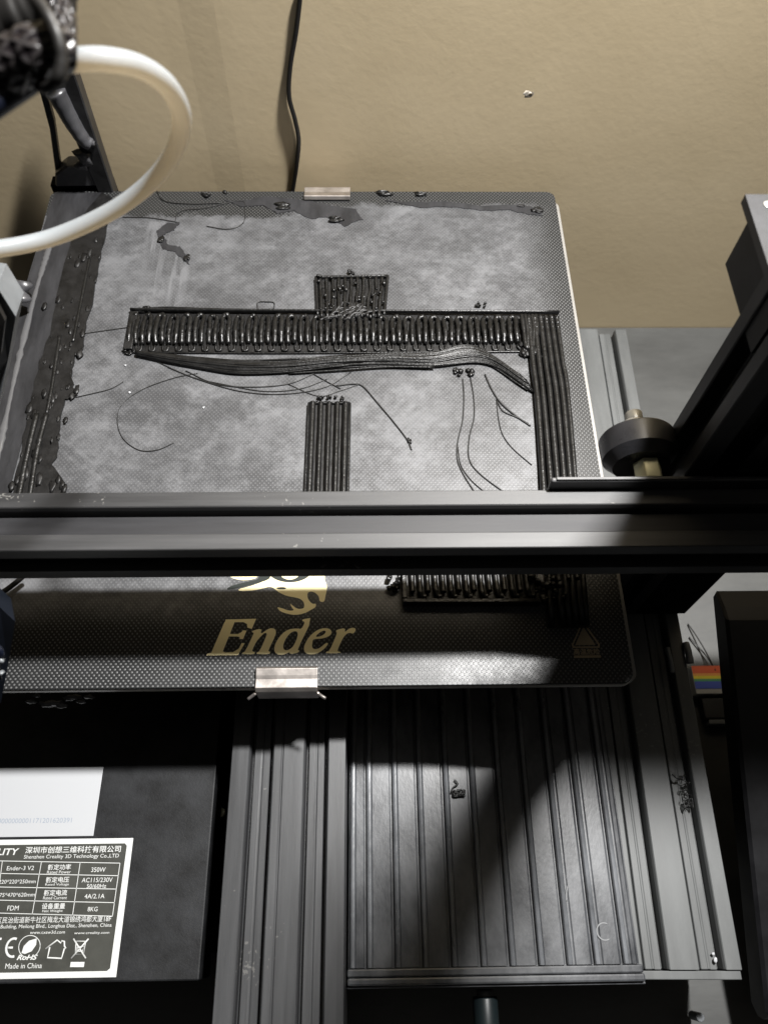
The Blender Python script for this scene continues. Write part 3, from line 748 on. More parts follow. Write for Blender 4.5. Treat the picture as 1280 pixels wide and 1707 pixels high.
flat('emblem_ring', [[(9.490, -74.959), (9.392, -75.913), (9.048, -76.833), (8.469, -77.691), (7.675, -78.462), (6.689, -79.124), (5.541, -79.656), (4.267, -80.044), (2.904, -80.277), (1.493, -80.347), (0.075, -80.253), (-1.308, -79.998), (-2.615, -79.588), (-3.806, -79.036), (-4.846, -78.358), (-5.704, -77.574), (-6.353, -76.706), (-6.773, -75.781), (-6.950, -74.826), (-6.878, -73.870), (-6.558, -72.942), (-5.997, -72.071), (-5.213, -71.284), (-4.229, -70.605), (-3.075, -70.056), (-1.785, -69.654), (-0.401, -69.412), (1.036, -69.338), (2.480, -69.434), (3.886, -69.698), (5.211, -70.121), (6.413, -70.689), (7.455, -71.384), (8.306, -72.185), (8.940, -73.066), (9.338, -74.001)]], ZG + .06, .05, M_logoink, bed)
flat('emblem_eye', [[(5.550, -74.928), (5.488, -75.862), (5.243, -76.751), (4.826, -77.557), (4.254, -78.245), (3.555, -78.785), (2.757, -79.156), (1.895, -79.342), (1.006, -79.335), (0.129, -79.135), (-0.700, -78.750), (-1.445, -78.197), (-2.073, -77.500), (-2.557, -76.687), (-2.876, -75.793), (-3.015, -74.858), (-2.967, -73.921), (-2.733, -73.024), (-2.323, -72.206), (-1.754, -71.505), (-1.051, -70.950), (-0.245, -70.569), (0.628, -70.377), (1.530, -70.384), (2.420, -70.590), (3.259, -70.984), (4.009, -71.550), (4.636, -72.262), (5.115, -73.087), (5.424, -73.989)]], ZG + .13, .05, M_gold, bed)
flat('emblem_slot', [[(-2.768, -82.269), (-1.643, -82.116), (-0.699, -82.124), (0.063, -82.293), (0.356, -82.519), (0.180, -82.802), (-0.568, -82.938), (-1.888, -82.926), (-2.743, -82.777), (-3.134, -82.490)]], ZG + .06, .05, M_logoink, bed)
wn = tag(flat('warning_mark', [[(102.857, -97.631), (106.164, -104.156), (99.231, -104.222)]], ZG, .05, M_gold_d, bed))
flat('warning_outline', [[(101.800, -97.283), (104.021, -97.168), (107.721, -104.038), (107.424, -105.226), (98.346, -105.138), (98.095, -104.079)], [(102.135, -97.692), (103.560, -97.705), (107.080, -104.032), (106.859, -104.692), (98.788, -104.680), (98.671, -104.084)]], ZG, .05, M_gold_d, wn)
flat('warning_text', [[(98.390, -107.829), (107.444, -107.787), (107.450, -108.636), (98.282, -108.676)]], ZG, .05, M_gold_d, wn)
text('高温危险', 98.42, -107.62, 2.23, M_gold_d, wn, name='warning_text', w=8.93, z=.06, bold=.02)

# ================================================================== failed prints on the bed
# strip of dark plastic along the left side
ls = thing("plastic_strip", (-105, 0, 0), "lumpy black plastic strip stuck along the left side of the bed", "failed print")
film = [(-115.70, 116.40, 0.00), (-93.45, 116.04, 0.00), (-95.12, 108.89, 0.00), (-101.90, 93.45, 0.00), (-102.26, 75.01, 0.00), (-102.51, 54.02, 0.00), (-102.16, 30.98, 0.00), (-102.97, 15.39, 0.00), (-103.33, -5.30, 0.00), (-103.59, -27.48, 0.00), (-103.91, -45.71, 0.00), (-103.36, -62.94, 0.00), (-116.21, -62.84, 0.00), (-118.71, -32.71, 0.00), (-117.82, 26.59, 0.00), (-117.56, 67.19, 0.00)]
flat("film", [[(p[0], p[1]) for p in film][::-1]], .02, .35, M_film, ls)
tube("film_fold", [(-111.69, 82.70, 0.30), (-112.20, 71.13, 0.30), (-112.69, 57.17, 0.30), (-112.83, 35.56, 0.30), (-112.59, 12.16, 0.30), (-111.95, -8.33, 0.30), (-111.42, -26.28, 0.30), (-110.47, -43.29, 0.30)], lambda t: 1.15 + .3 * math.sin(t * 17), mat("film_fold_highlight", (.10, .10, .104), .22), ls, 8, .4, .55, 8)  # fold coloured lighter than the film to paint in its highlight line
band_l = [(172,323), (128,378), (113,430), (98,490), (84,560), (68,605), (54,665), (46,700), (36,760), (24,815), (10,880)]
PTB = {0: (-88.31, 20.77, 0.90), 1: (-86.52, 2.68, 0.90), 2: (-87.92, -0.24, 0.90), 3: (-88.83, 31.45, 0.90), 4: (-107.17, 46.47, 0.90), 5: (-101.96, 49.81, 0.90), 6: (-99.49, 45.80, 0.90), 7: (-95.65, 36.61, 0.90), 8: (-93.99, 32.74, 0.90), 9: (-94.30, -0.21, 0.90), 10: (-95.22, -1.66, 0.90), 11: (-96.32, -0.78, 0.90), 12: (-98.82, 1.26, 0.90), 13: (-100.92, -8.79, 0.90), 14: (-103.33, -5.94, 0.90), 15: (-96.59, -26.74, 0.90), 16: (-97.34, -27.54, 0.90), 17: (-94.73, -29.42, 0.90), 18: (-103.16, -41.12, 0.90), 19: (-101.47, -38.56, 0.90), 20: (-86.33, -38.65, 0.90), 21: (-84.63, -40.73, 0.90), 22: (-83.43, -42.53, 0.90), 23: (-88.00, -41.73, 0.90), 24: (-93.19, 77.70, 0.90), 25: (-97.27, 70.52, 0.90), 26: (-95.24, 74.09, 0.90), 27: (-91.69, 85.02, 0.90), 28: (-89.72, 103.95, 0.90), 29: (-98.64, -35.98, 0.90), 30: (-93.46, -38.61, 0.90), 31: (-88.31, -11.68, 0.90), 32: (-95.69, 11.63, 0.90), 33: (-96.89, 23.90, 0.90)}
dark = [(-93.39, 115.64, 0.00), (-87.70, 110.87, 0.00), (-87.88, 93.46, 0.00), (-88.05, 75.01, 0.00), (-87.97, 60.87, 0.00), (-87.62, 43.94, 0.00), (-88.50, 32.22, 0.00), (-87.51, 23.05, 0.00), (-89.84, 20.88, 0.00), (-89.61, 16.57, 0.00), (-90.09, 10.80, 0.00), (-88.13, 4.83, 0.00), (-85.73, 0.41, 0.00), (-90.78, -1.90, 0.00), (-90.12, -11.05, 0.00), (-89.35, -19.41, 0.00), (-88.74, -28.10, 0.00), (-90.15, -31.55, 0.00), (-85.62, -36.84, 0.00), (-84.28, -42.02, 0.00), (-82.75, -58.27, 0.00),
        (-102.22, -58.12, 0.00), (-102.48, -41.90, 0.00), (-102.68, -27.48, 0.00), (-103.63, -10.99, 0.00), (-103.69, -0.97, 0.00), (-103.74, 16.92, 0.00), (-102.41, 30.98, 0.00), (-103.02, 54.02, 0.00), (-102.78, 75.01, 0.00), (-102.03, 94.21, 0.00)]
def rough_loop(P, amp=.5, n=4):
    out = []
    for i in range(len(P)):
        a = Vector(P[i][:2]); b = Vector(P[(i + 1) % len(P)][:2])
        for k in range(n):
            q = a.lerp(b, k / n)
            out.append((q.x + random.uniform(-amp, amp), q.y + random.uniform(-amp, amp)))
    return out
flat("dark_band", [rough_loop(dark)[::-1]], .05, .9, M_pla_d, ls)
for L_, r in (([(-99.83, -9.01, 1.20), (-100.01, -20.14, 1.20), (-99.93, -32.22, 1.20), (-99.66, -42.59, 1.20), (-99.52, -56.31, 1.20)], 1.2), ([(-96.11, -9.03, 1.20), (-96.55, -21.52, 1.20), (-96.33, -32.24, 1.20), (-95.68, -42.62, 1.20), (-95.19, -56.34, 1.20)], 1.1),
              ([(-97.95, 30.12, 1.00), (-97.21, 17.64, 1.00), (-96.43, 2.64, 1.00), (-96.21, -8.89, 1.00)], .8), ([(-92.57, 73.99, 1.00), (-92.36, 56.48, 1.00), (-92.15, 39.76, 1.00), (-91.99, 26.94, 1.00)], .7)):
    tube("bead", L_, r, M_pla, ls, 8, .35, .8)
L = []
spots = PTB
for k, p in spots.items():
    L.append((p, random.uniform(.8, 1.5), (.9, 2.0, .4)))
blobs("plastic_lump", L, M_pla_d, ls)
LL = []
for i in range(70):
    t = random.random(); k = int(t * (len(dark) // 2))
    a = Vector(dark[min(1 + k, 19)]); b = Vector(dark[-1 - min(k // 2, 9)])
    q = a.lerp(b, random.random() ** 1.5)
    LL.append(((q.x, q.y, 1.0), random.uniform(.3, .8), (.8, 2.2, .3)))
blobs("crumb", LL, M_pla_d, ls)

# the large T-shaped print: serpentine beads
tp = thing("lattice_print", (0, 30, 0), "large black T shaped failed print of ribbed strands across the bed", "failed print")
PA = {'tl': (-69.46, 42.34, 1.00), 'tr': (94.35, 40.36, 1.00), 'bl': (-68.86, 23.11, 1.00), 'br': (94.22, 23.26, 1.00), 'r0a': (96.98, 37.82, 2.00), 'r0b': (96.15, -13.32, 2.00), 'r1a': (99.56, 38.15, 2.00), 'r1b': (98.66, -11.91, 2.00), 'r2a': (102.13, 38.47, 2.00), 'r2b': (101.42, -10.50, 2.00), 'r3a': (104.42, 38.47, 2.00), 'r3b': (104.03, -10.51, 2.00), 'r4a': (106.71, 38.46, 2.00), 'r4b': (106.57, -9.10, 2.00), 'r5a': (109.00, 38.46, 2.00), 'r5b': (108.65, -7.67, 2.00), 'b0': (-65.10, 20.61, 1.00), 'b1': (-52.12, 18.10, 1.00), 'b2': (-37.27, 15.60, 1.00), 'b3': (-22.54, 13.72, 1.00), 'b4': (-3.11, 13.96, 1.00), 'b5': (16.35, 16.03, 1.00), 'b6': (35.96, 17.20, 1.00), 'b7': (55.63, 17.14, 1.00), 'b8': (75.52, 19.55, 1.00), 'b9': (93.40, 4.85, 1.00), 'k0': (7.09, 61.90, 1.00), 'k1': (38.17, 62.57, 1.00), 'k2': (36.28, 40.15, 1.00), 'k3': (8.41, 40.21, 1.00), 'kt': (22.73, 64.69, 1.00), 'kr': (77.42, 46.39, 1.00), 'r0c': (91.50, -98.00, 2.00), 'r1c': (95.23, -98.00, 2.00), 'r2c': (97.48, -98.00, 2.00), 'r3c': (99.84, -98.00, 2.00), 'r4c': (101.93, -98.00, 2.00), 'r5c': (103.57, -98.00, 2.00)}
def P_(k, z=0): p = PA[k]; return Vector((p[0], p[1], z))
tl, tr_, bl, br = P_('tl'), P_('tr'), P_('bl'), P_('br')
BZ = .25
flat("base_layer", [[(tl.x - .5, tl.y + 1.2), (bl.x - 1, bl.y - 1), (br.x + 8, br.y - 1), (tr_.x + 8, tr_.y + 1.2)][::1]], .02, BZ, M_pla_d, tp)
tube("perimeter_wall", [(tl.x - 1, tl.y + 1.2, 1.6), (tl.x * .7 + tr_.x * .3, tl.y * .7 + tr_.y * .3 + 1.2, 1.6), (P_('r5a').x + 1.6, tr_.y + 1.5, 1.6)], .65, M_pla, tp, 8, .1, 1.8, 20)
tube("perimeter_wall", [(tl.x - 1, tl.y + 1.4, .9), (tl.x + 12, tl.y + 2.8, 1.2), (tl.x + 34, tl.y + 1.9, 1.2), (tl.x + 60, tl.y + 1.4, 1.2)], .5, M_pla, tp, 8, .3, 1, 12)
tube("perimeter_wall", [(bl.x - 2, bl.y - 1.2, .5), (bl.x * .6 + br.x * .4, bl.y * .6 + br.y * .4 - 2.0, .6), (br.x + 3, br.y - 1.5, .5)], .38, M_pla, tp, 8, .2, 1, 20)
nr = 60
for i in range(0, nr, 2):
    t0 = i / nr; t1 = (i + 1) / nr
    a0, a1 = tl.lerp(tr_, t0), tl.lerp(tr_, t1); b0, b1 = bl.lerp(br, t0), bl.lerp(br, t1)
    L0 = (a0 - b0).length
    def at(a, b, f, z): q = b.lerp(a, f); return (q.x + random.uniform(-.22, .22), q.y + random.uniform(-.3, .3), z)
    # right rib, top connector, left rib: one loop
    Z1 = 2.1 + random.uniform(-.35, .35); rr = random.uniform(1.0, 1.2)
    tube("bead_loop", [at(a0, b0, .14, Z1 * .45), at(a0, b0, .35, Z1), at(a0, b0, .6, Z1), at(a0, b0, .86, Z1 * .6), at(a0.lerp(a1, .5), b0.lerp(b1, .5), .93, Z1 * .7), at(a1, b1, .86, Z1 * .6), at(a1, b1, .6, Z1), at(a1, b1, .35, Z1), at(a1, b1, .14, Z1 * .45)],
         lambda t, rr=rr: rr * (1.0 + .12 * math.sin(t * 75)), M_pla, tp, 8, .35, .9, 4)
    # foot between the pairs
    c1_, c2_ = bl.lerp(br, (i + 1.15) / nr), bl.lerp(br, (i + 1.9) / nr)
    tube("bead_foot", [(c1_.x, c1_.y + 2.0, 1.1), (c1_.x + .3, c1_.y - .6, .8), (c2_.x, c2_.y - .6, .8), (c2_.x + .2, c2_.y + 2.0, 1.1)], .5, M_pla, tp, 6, .1, 1, 3)
for k in range(5):
    a = tl.lerp(tr_, 1.0 + .009 * k); b = bl.lerp(br, 1.0 + .006 * k)
    tube("joint_bead", [(a.x, a.y - .6, 2.2), (a.x + random.uniform(-.2, .2), a.lerp(b, .5).y, 2.5), (b.x + .3, b.y + 1.0 - .9 * k, 2.1), (b.x + 1.0 + k * .3, b.y - 1.5 - 1.1 * k, 1.9)], .95, M_pla, tp, 8, .3, 1, 6)
blobs("joint_mass", [((br.x + random.uniform(-3, 3.5), br.y + random.uniform(-4, 2.5), random.uniform(.6, 1.6)), random.uniform(.7, 1.3), (1, 1.3, .7)) for i in range(22)], M_pla_d, tp)
# mangled start at the left end
blobs("lump", [((tl.x + random.uniform(-2, 7), tl.y + random.uniform(.5, 3.5), random.uniform(.6, 1.5)), random.uniform(.5, 1.1), (1.3, .7, .7)) for i in range(18)] +
      [((bl.x + random.uniform(-2.5, 5), bl.y + random.uniform(-2.5, 0), .6), random.uniform(.4, .9), (1.3, .7, .7)) for i in range(10)], M_pla, tp)
box("end_wall", tl.x - 1.2, tl.x + 2.5, bl.y - .5, tl.y + .4, .05, 2.1, M_pla_d, tp, .4)
# the long leg on the right, six beads
for k in range(6):
    a = P_('r%da' % k, 2.2); b = P_('r%db' % k, 2.2); cc = P_('r%dc' % k, 2.2)
    m1 = a.lerp(b, .12)
    tube("long_bead", [tuple(a + Vector((0, 0, .2))), tuple(a.lerp(b, .05)), tuple(m1), tuple(a.lerp(b, .3)), tuple(a.lerp(b, .5)), tuple(b), tuple(cc)],
         lambda t, k=k: (1.22 if k < 5 else 1.0) * (1 + .10 * max(0, .12 - t) / .12 * math.sin(t * 260)), M_pla, tp, 10, .12, 1.0, 10)
flat("base_layer", [[(P_('r0a').x - 1.2, P_('r0a').y + 1), (P_('r0b').x - 1.3, P_('r0b').y), (P_('r0c').x - 1.2, P_('r0c').y), (P_('r5c').x + 1.2, P_('r5c').y), (P_('r5a').x + 1.5, P_('r5a').y + 2)]], .03, .6, M_pla_d, tp)
blobs("bead_end", [((P_('r%da' % k).x, P_('r%da' % k).y - dy, 2.6), .95, (1, 1, .9)) for k in range(6) for dy in (0, 3.2, 5.6)], M_pla, tp)
# block above the middle: scribbled ribs
bk = [P_('k0'), P_('k1'), P_('k2'), P_('k3')]   # tl tr br bl
flat("block_base", [[(bk[3].x, bk[3].y), (bk[2].x, bk[2].y), (bk[1].x, bk[1].y), (bk[0].x, bk[0].y)]], .04, .9, M_pla_d, tp)
for (p, q) in ((bk[0], bk[3]), (bk[1], bk[2]), (bk[0], bk[1])):
    tube("perimeter_wall", [(p.x, p.y, 1.2), (q.x, q.y, 1.2)], .75, M_pla, tp, 8, .15, 1.7, 12)
for i in range(11):
    t = (i + .7) / 11.6
    a = bk[0].lerp(bk[1], t); b = bk[3].lerp(bk[2], t)
    tube("block_rib", [(a.x, a.y - 1.2, 2.0), (a.x + random.uniform(-.4, .4), a.lerp(b, .35).y, 1.6), (a.lerp(b, .6).x, a.lerp(b, .6).y, 2.3), (b.x, b.y - 1.5, 2.2)], .72, M_pla, tp, 8, .35, 1, 6)
for i in range(24):
    a = bk[3].lerp(bk[2], random.uniform(.02, .70)); y = a.y + random.uniform(0, 6)
    tube("scribble", [(a.x, y - 3, 2.0), (a.x + random.uniform(1, 4), y + random.uniform(-2, 1.5), 2.4), (a.x + random.uniform(3, 8), y + random.uniform(-1.5, 3.5), 2.0)], random.uniform(.45, .75), M_pla_d, tp, 8, .5, 1, 5)
blobs("lump", [((random.uniform(bk[0].x, bk[1].x), random.uniform(bk[3].y + 2, bk[0].y), random.uniform(2.0, 3.0)), random.uniform(.4, .9), (1, 1, .8)) for i in range(46)] +
      [((P_('kt').x + random.uniform(-1.5, 1.5), P_('kt').y + random.uniform(-1, 1.2), 1.5), .7, (1, 1, 1)) for i in range(5)] +
      [((P_('kr').x + random.uniform(-2.2, 2.2), P_('kr').y + random.uniform(-.6, 1.4), 1.0), .6, (1, 1, 1)) for i in range(6)], M_pla, tp)
# sagging bundle under the cross bar
bund = [P_('b%d' % k) for k in range(10)]
wid = [1.2, 3.2, 4.8, 6.2, 6.0, 5.4, 5.6, 6.6, 8.6, 8.0]
lines = []
for i in range(110):
    o = random.uniform(-1, 1); zz = random.uniform(.4, 2.6) * (1 - .4 * abs(o)); ph = random.uniform(0, 6)
    Lp = []
    for k, p in enumerate(bund):
        of = o * wid[k] * .5 + .35 * math.sin(ph + k * 1.1)
        Lp.append((p.x - (of * .55 if k > 7 else 0), p.y + of, zz))
    lines.append(Lp)
for i in range(5):
    o = random.uniform(-1.6, 1.5); k0 = random.randint(0, 4); k1 = random.randint(5, 9)
    lines.append([(bund[k].x + random.uniform(-1, 1), bund[k].y + o * wid[k] * .5 + random.uniform(-.8, .8), random.uniform(.5, 2.2)) for k in range(k0, k1 + 1)])
o_ = tubes("sagging_strands", lines, lambda: random.uniform(.22, .48), M_pla, tp, 6, 8)
tag(o_, None, None, None, "stuff")
# lower front part of the same print
fb = {'f0': (41.00, -89.83, 4.40), 'f1': (88.60, -90.25, 4.40), 's0': (6.01, -4.55, 1.50), 's1': (22.12, -4.62, 1.50), 's2': (21.70, -43.54, 1.50), 's3': (5.85, -43.44, 1.50)}
def Pf(k, z=0): p = fb[k]; return Vector((p[0], p[1], z))
fp = thing("ribbed_print", (70, -88, 0), "thick black ribbed failed print lying half under the cross beam near the warning mark", "failed print")
f0, f1 = Pf('f0'), Pf('f1')
prism("print_wall", [(f0.x, f0.y), (f1.x, f1.y), (f1.x, f1.y + 1.6), (f0.x, f0.y + 1.6)], .05, 4.4, 'z', M_pla, fp, .3)
box("print_body", f0.x, f1.x, f0.y + 1.7, f0.y + 36, .05, 2.2, M_pla_d, fp, .3)
box("print_wall", f0.x - .2, f0.x + 1.4, f0.y + 1.7, f0.y + 36, .05, 4.3, M_pla, fp, .3)
nf = 16
for i in range(nf):
    x = f0.x + 3.2 + (f1.x - f0.x - 5) * i / nf
    dy = random.uniform(-.4, .6)
    tube("rib", [(x, f0.y + 34, 3.4), (x, f0.y + 14, 3.4), (x + .1, f0.y + 6 + dy, 3.6), (x + .2, f0.y + 4.0 + dy, 3.9)] + ([(x + .9, f0.y + 2.6, 3.4), (x + 2.2, f0.y + 2.4, 3.3)] if i % 2 else []), .95, M_pla, fp, 10, .12, 1, 5)
blobs("lump", [((f1.x + random.uniform(-4, 9), f1.y + random.uniform(1, 12), random.uniform(1.5, 4)), random.uniform(.6, 1.3), (1, 1, 1)) for i in range(40)] +
      [((f0.x - random.uniform(1, 5), f0.y + random.uniform(5, 10.5), random.uniform(.8, 3)), random.uniform(.6, 1.1), (1, 1, 1)) for i in range(14)], M_pla, fp)
for x in (f1.x + 10.5, f1.x + 13.6):
    tube("rib", [(x, f0.y + 30, 3.2), (x, f0.y + 12, 3.2), (x + .1, f0.y + 8.5, 3.4)], .9, M_pla, fp, 10, .1, 1, 5)
# short five-ridge print
sp_ = thing("ridged_print", (0, -30, 0), "short narrow black print with five ridges in the middle of the bed", "failed print")
q = [Pf('s0'), Pf('s1'), Pf('s2'), Pf('s3')]  # tl tr br bl
yE = -100
def ext(a, b, y): t = (y - a.y) / (b.y - a.y); return a.lerp(b, t)
L0, L1 = ext(q[0], q[3], -74), ext(q[1], q[2], -74)
flat("base_layer", [[(L0.x, L0.y), (L1.x, L1.y), (q[1].x, q[1].y), (q[0].x, q[0].y)]], .04, 1.0, M_pla_d, sp_)
for k in range(5):
    t = (k + .5) / 5
    a = q[0].lerp(q[1], t); b = L0.lerp(L1, t)
    tube("ridge", [(a.x, a.y - 1.3, 2.6), (a.x, a.y - 3.5, 2.4), (a.lerp(b, .5).x, a.lerp(b, .5).y, 2.4), (b.x, b.y, 2.4)], .98 if k not in (0, 4) else 1.15, M_pla, sp_, 10, .1, 1.1, 10)
for k in (0, 1):
    a = (q[0], q[1])[k]; b = (L0, L1)[k]
    tube("print_wall", [(a.x, a.y, 1.1), (b.x, b.y, 1.1)], .6, M_pla, sp_, 8, .08, 1.8, 10)
tube("print_wall", [(q[0].x, q[0].y, 1.1), (q[1].x, q[1].y, 1.1)], .6, M_pla, sp_, 8, .08, 1.8, 10)
blobs("lump", [((random.uniform(q[0].x + 3, q[1].x - 2), q[0].y + random.uniform(.5, 3.6), random.uniform(.5, 1.4)), random.uniform(.4, .85), (1, 1, 1)) for i in range(16)], M_pla, sp_)

# ragged dark smears of plastic film on the glass
for lab, P in (("ragged black smear along the rear edge left of the rear clip", [(-37.41, 111.74, 0.00), (-29.55, 110.56, 0.00), (-18.62, 113.77, 0.00), (-1.80, 111.80, 0.00), (10.82, 108.25, 0.00), (23.90, 105.12, 0.00), (27.21, 98.90, 0.00), (19.28, 94.30, 0.00), (10.97, 100.43, 0.00), (4.14, 98.88, 0.00), (-4.29, 104.30, 0.00), (-11.94, 102.74, 0.00), (-18.28, 107.82, 0.00), (-27.91, 107.02, 0.00)]),
               ("broken black smear reaching toward the rear right corner", [(37.29, 111.47, 0.00), (51.24, 109.90, 0.00), (65.27, 110.71, 0.00), (81.90, 107.96, 0.00), (100.98, 108.38, 0.00), (109.62, 105.23, 0.00), (110.59, 101.31, 0.00), (103.72, 102.09, 0.00), (95.62, 104.82, 0.00), (81.65, 104.41, 0.00), (70.67, 107.15, 0.00), (53.91, 106.34, 0.00)]),
               ("curled black shred in the scraped streak behind the cross bar", [(-65.51, 91.59, 0.00), (-61.21, 96.52, 0.00), (-55.77, 96.53, 0.00), (-57.99, 91.97, 0.00), (-62.51, 88.96, 0.00), (-59.68, 83.02, 0.00), (-54.19, 81.55, 0.00), (-49.86, 75.72, 0.00), (-48.83, 70.69, 0.00), (-52.36, 74.28, 0.00), (-56.00, 78.63, 0.00), (-61.48, 80.09, 0.00)])):
    o = flat("plastic_smear", [rough_loop(P, .45, 5)[::-1]], .02, .28, M_film, None)
    tag(o, lab, "plastic smear")
# loose hairs of filament
HAIR = [('filament_strand', "thin loose strand running left from the cross bar's left end", [(-88.59, 31.92, 0.35), (-80.15, 33.50, 0.35), (-69.71, 35.41, 0.35)], 0.16),
('filament_strand', 'large loop of thin filament at the left of the bed below the cross bar', [(-39.41, 11.25, 0.35), (-48.82, 8.88, 0.35), (-60.17, 3.57, 0.35), (-67.55, -3.41, 0.35), (-68.53, -11.40, 0.35), (-65.27, -19.77, 0.35), (-58.34, -25.26, 0.35), (-51.48, -25.30, 0.35), (-45.43, -22.07, 0.35)], 0.16),
('filament_strand', 'thin strand leading from the left strip to the right', [(-88.45, -1.00, 0.35), (-81.21, 1.01, 0.35), (-73.29, 3.62, 0.35), (-68.78, 7.16, 0.35)], 0.17),
('filament_strand', 'lowest of the thin strands sagging below the black bundle', [(-51.84, 14.33, 0.35), (-39.12, 8.24, 0.35), (-21.82, 2.23, 0.35), (-5.00, 0.69, 0.35), (11.69, 3.87, 0.35), (22.48, 11.64, 0.35)], 0.2),
('filament_strand', 'wavy strand hugging the underside of the sagging bundle', [(-56.54, 17.10, 0.35), (-41.65, 9.45, 0.35), (-29.29, 5.82, 0.35), (-12.25, 2.19, 0.35), (2.08, 3.32, 0.35), (12.81, 8.05, 0.35)], 0.18),
('filament_strand', 'strand crossing from the bundle down to the right', [(-44.37, 12.48, 0.35), (-31.69, 5.83, 0.35), (-17.17, 4.28, 0.35), (-2.82, 5.71, 0.35), (7.88, 11.08, 0.35)], 0.2),
('filament_strand', 'thin strand curving from the small print over to the left', [(-2.82, 5.71, 0.35), (9.38, -0.25, 0.35), (17.73, 2.07, 0.35), (26.14, 5.60, 0.35)], 0.15),
('filament_strand', 'long straight strand ending right of the small five ridged print', [(16.49, 4.74, 0.35), (23.72, 5.61, 0.35), (27.59, 4.11, 0.35), (32.82, -3.27, 0.35), (39.09, -12.48, 0.35), (44.28, -20.89, 0.35), (46.00, -25.84, 0.35)], 0.3),
('filament_strand', 'short crossing strand above the small print', [(6.67, 11.09, 0.35), (12.83, 6.85, 0.35), (18.43, 3.25, 0.35)], 0.22),
('filament_strand', 'left one of the pair of strands hanging from the tangled clump', [(67.70, 7.84, 0.35), (67.68, -0.49, 0.35), (66.50, -12.05, 0.35), (64.04, -21.83, 0.35), (63.34, -29.99, 0.35), (65.24, -36.66, 0.35), (69.23, -45.00, 0.35)], 0.26),
('filament_strand', 'right one of the pair of strands hanging from the tangled clump', [(70.91, 8.43, 0.35), (71.53, -0.51, 0.35), (71.09, -10.64, 0.35), (68.56, -20.47, 0.35), (67.94, -30.02, 0.35), (71.62, -36.69, 0.35), (81.11, -45.59, 0.35)], 0.26),
('filament_strand', 'strand beside the pair, joining it near the beam', [(63.88, -24.57, 0.35), (64.56, -32.68, 0.35), (68.03, -39.30, 0.35), (73.28, -45.03, 0.35)], 0.2),
('filament_strand', 'dark strand branching from the bundle to the right leg of the print', [(76.90, 10.22, 0.35), (79.22, 2.41, 0.35), (82.32, -4.07, 0.35), (87.30, -9.86, 0.35), (92.97, -15.00, 0.35)], 0.36),
('filament_strand', 'second strand branching toward the right leg', [(80.73, -2.89, 0.35), (82.72, -7.83, 0.35), (87.70, -10.72, 0.35), (92.14, -13.87, 0.35)], 0.28),
('filament_strand', 'long thin strand sweeping down to the right leg near the beam', [(80.54, -2.31, 0.35), (80.70, -12.11, 0.35), (81.76, -19.15, 0.35), (85.18, -25.51, 0.35), (91.64, -32.83, 0.35)], 0.2),
('filament_strand', 'curled strand near the rear edge of the bed', [(-57.91, 96.90, 0.35), (-56.47, 103.84, 0.35), (-45.68, 105.81, 0.35), (-28.94, 110.56, 0.35), (-26.82, 103.88, 0.35), (-27.11, 96.17, 0.35), (-33.62, 92.36, 0.35), (-43.26, 94.25, 0.35)], 0.2),
('filament_strand', 'dark wavy strand along the rear left of the bed', [(-68.49, 117.27, 0.35), (-64.09, 110.50, 0.35), (-51.45, 108.55, 0.35), (-37.71, 109.36, 0.35)], 0.25),
('filament_strand', 'straight thin strand lying behind the feed tube', [(-81.94, 99.95, 0.35), (-69.64, 99.58, 0.35), (-55.70, 96.52, 0.35)], 0.2),
('filament_strand', 'tiny square loop of filament behind the cross bar', [(-17.21, 44.81, 0.35), (-17.45, 48.83, 0.35), (-13.89, 49.16, 0.35), (-10.53, 48.48, 0.35), (-10.58, 44.47, 0.35)], 0.25)]
for name, label, pts, r in HAIR:
    o = tube(name, pts, r, M_hair, None, 6, 0, 1, 8)
    tag(o, label, "filament strand", "loose filament strands on the bed")
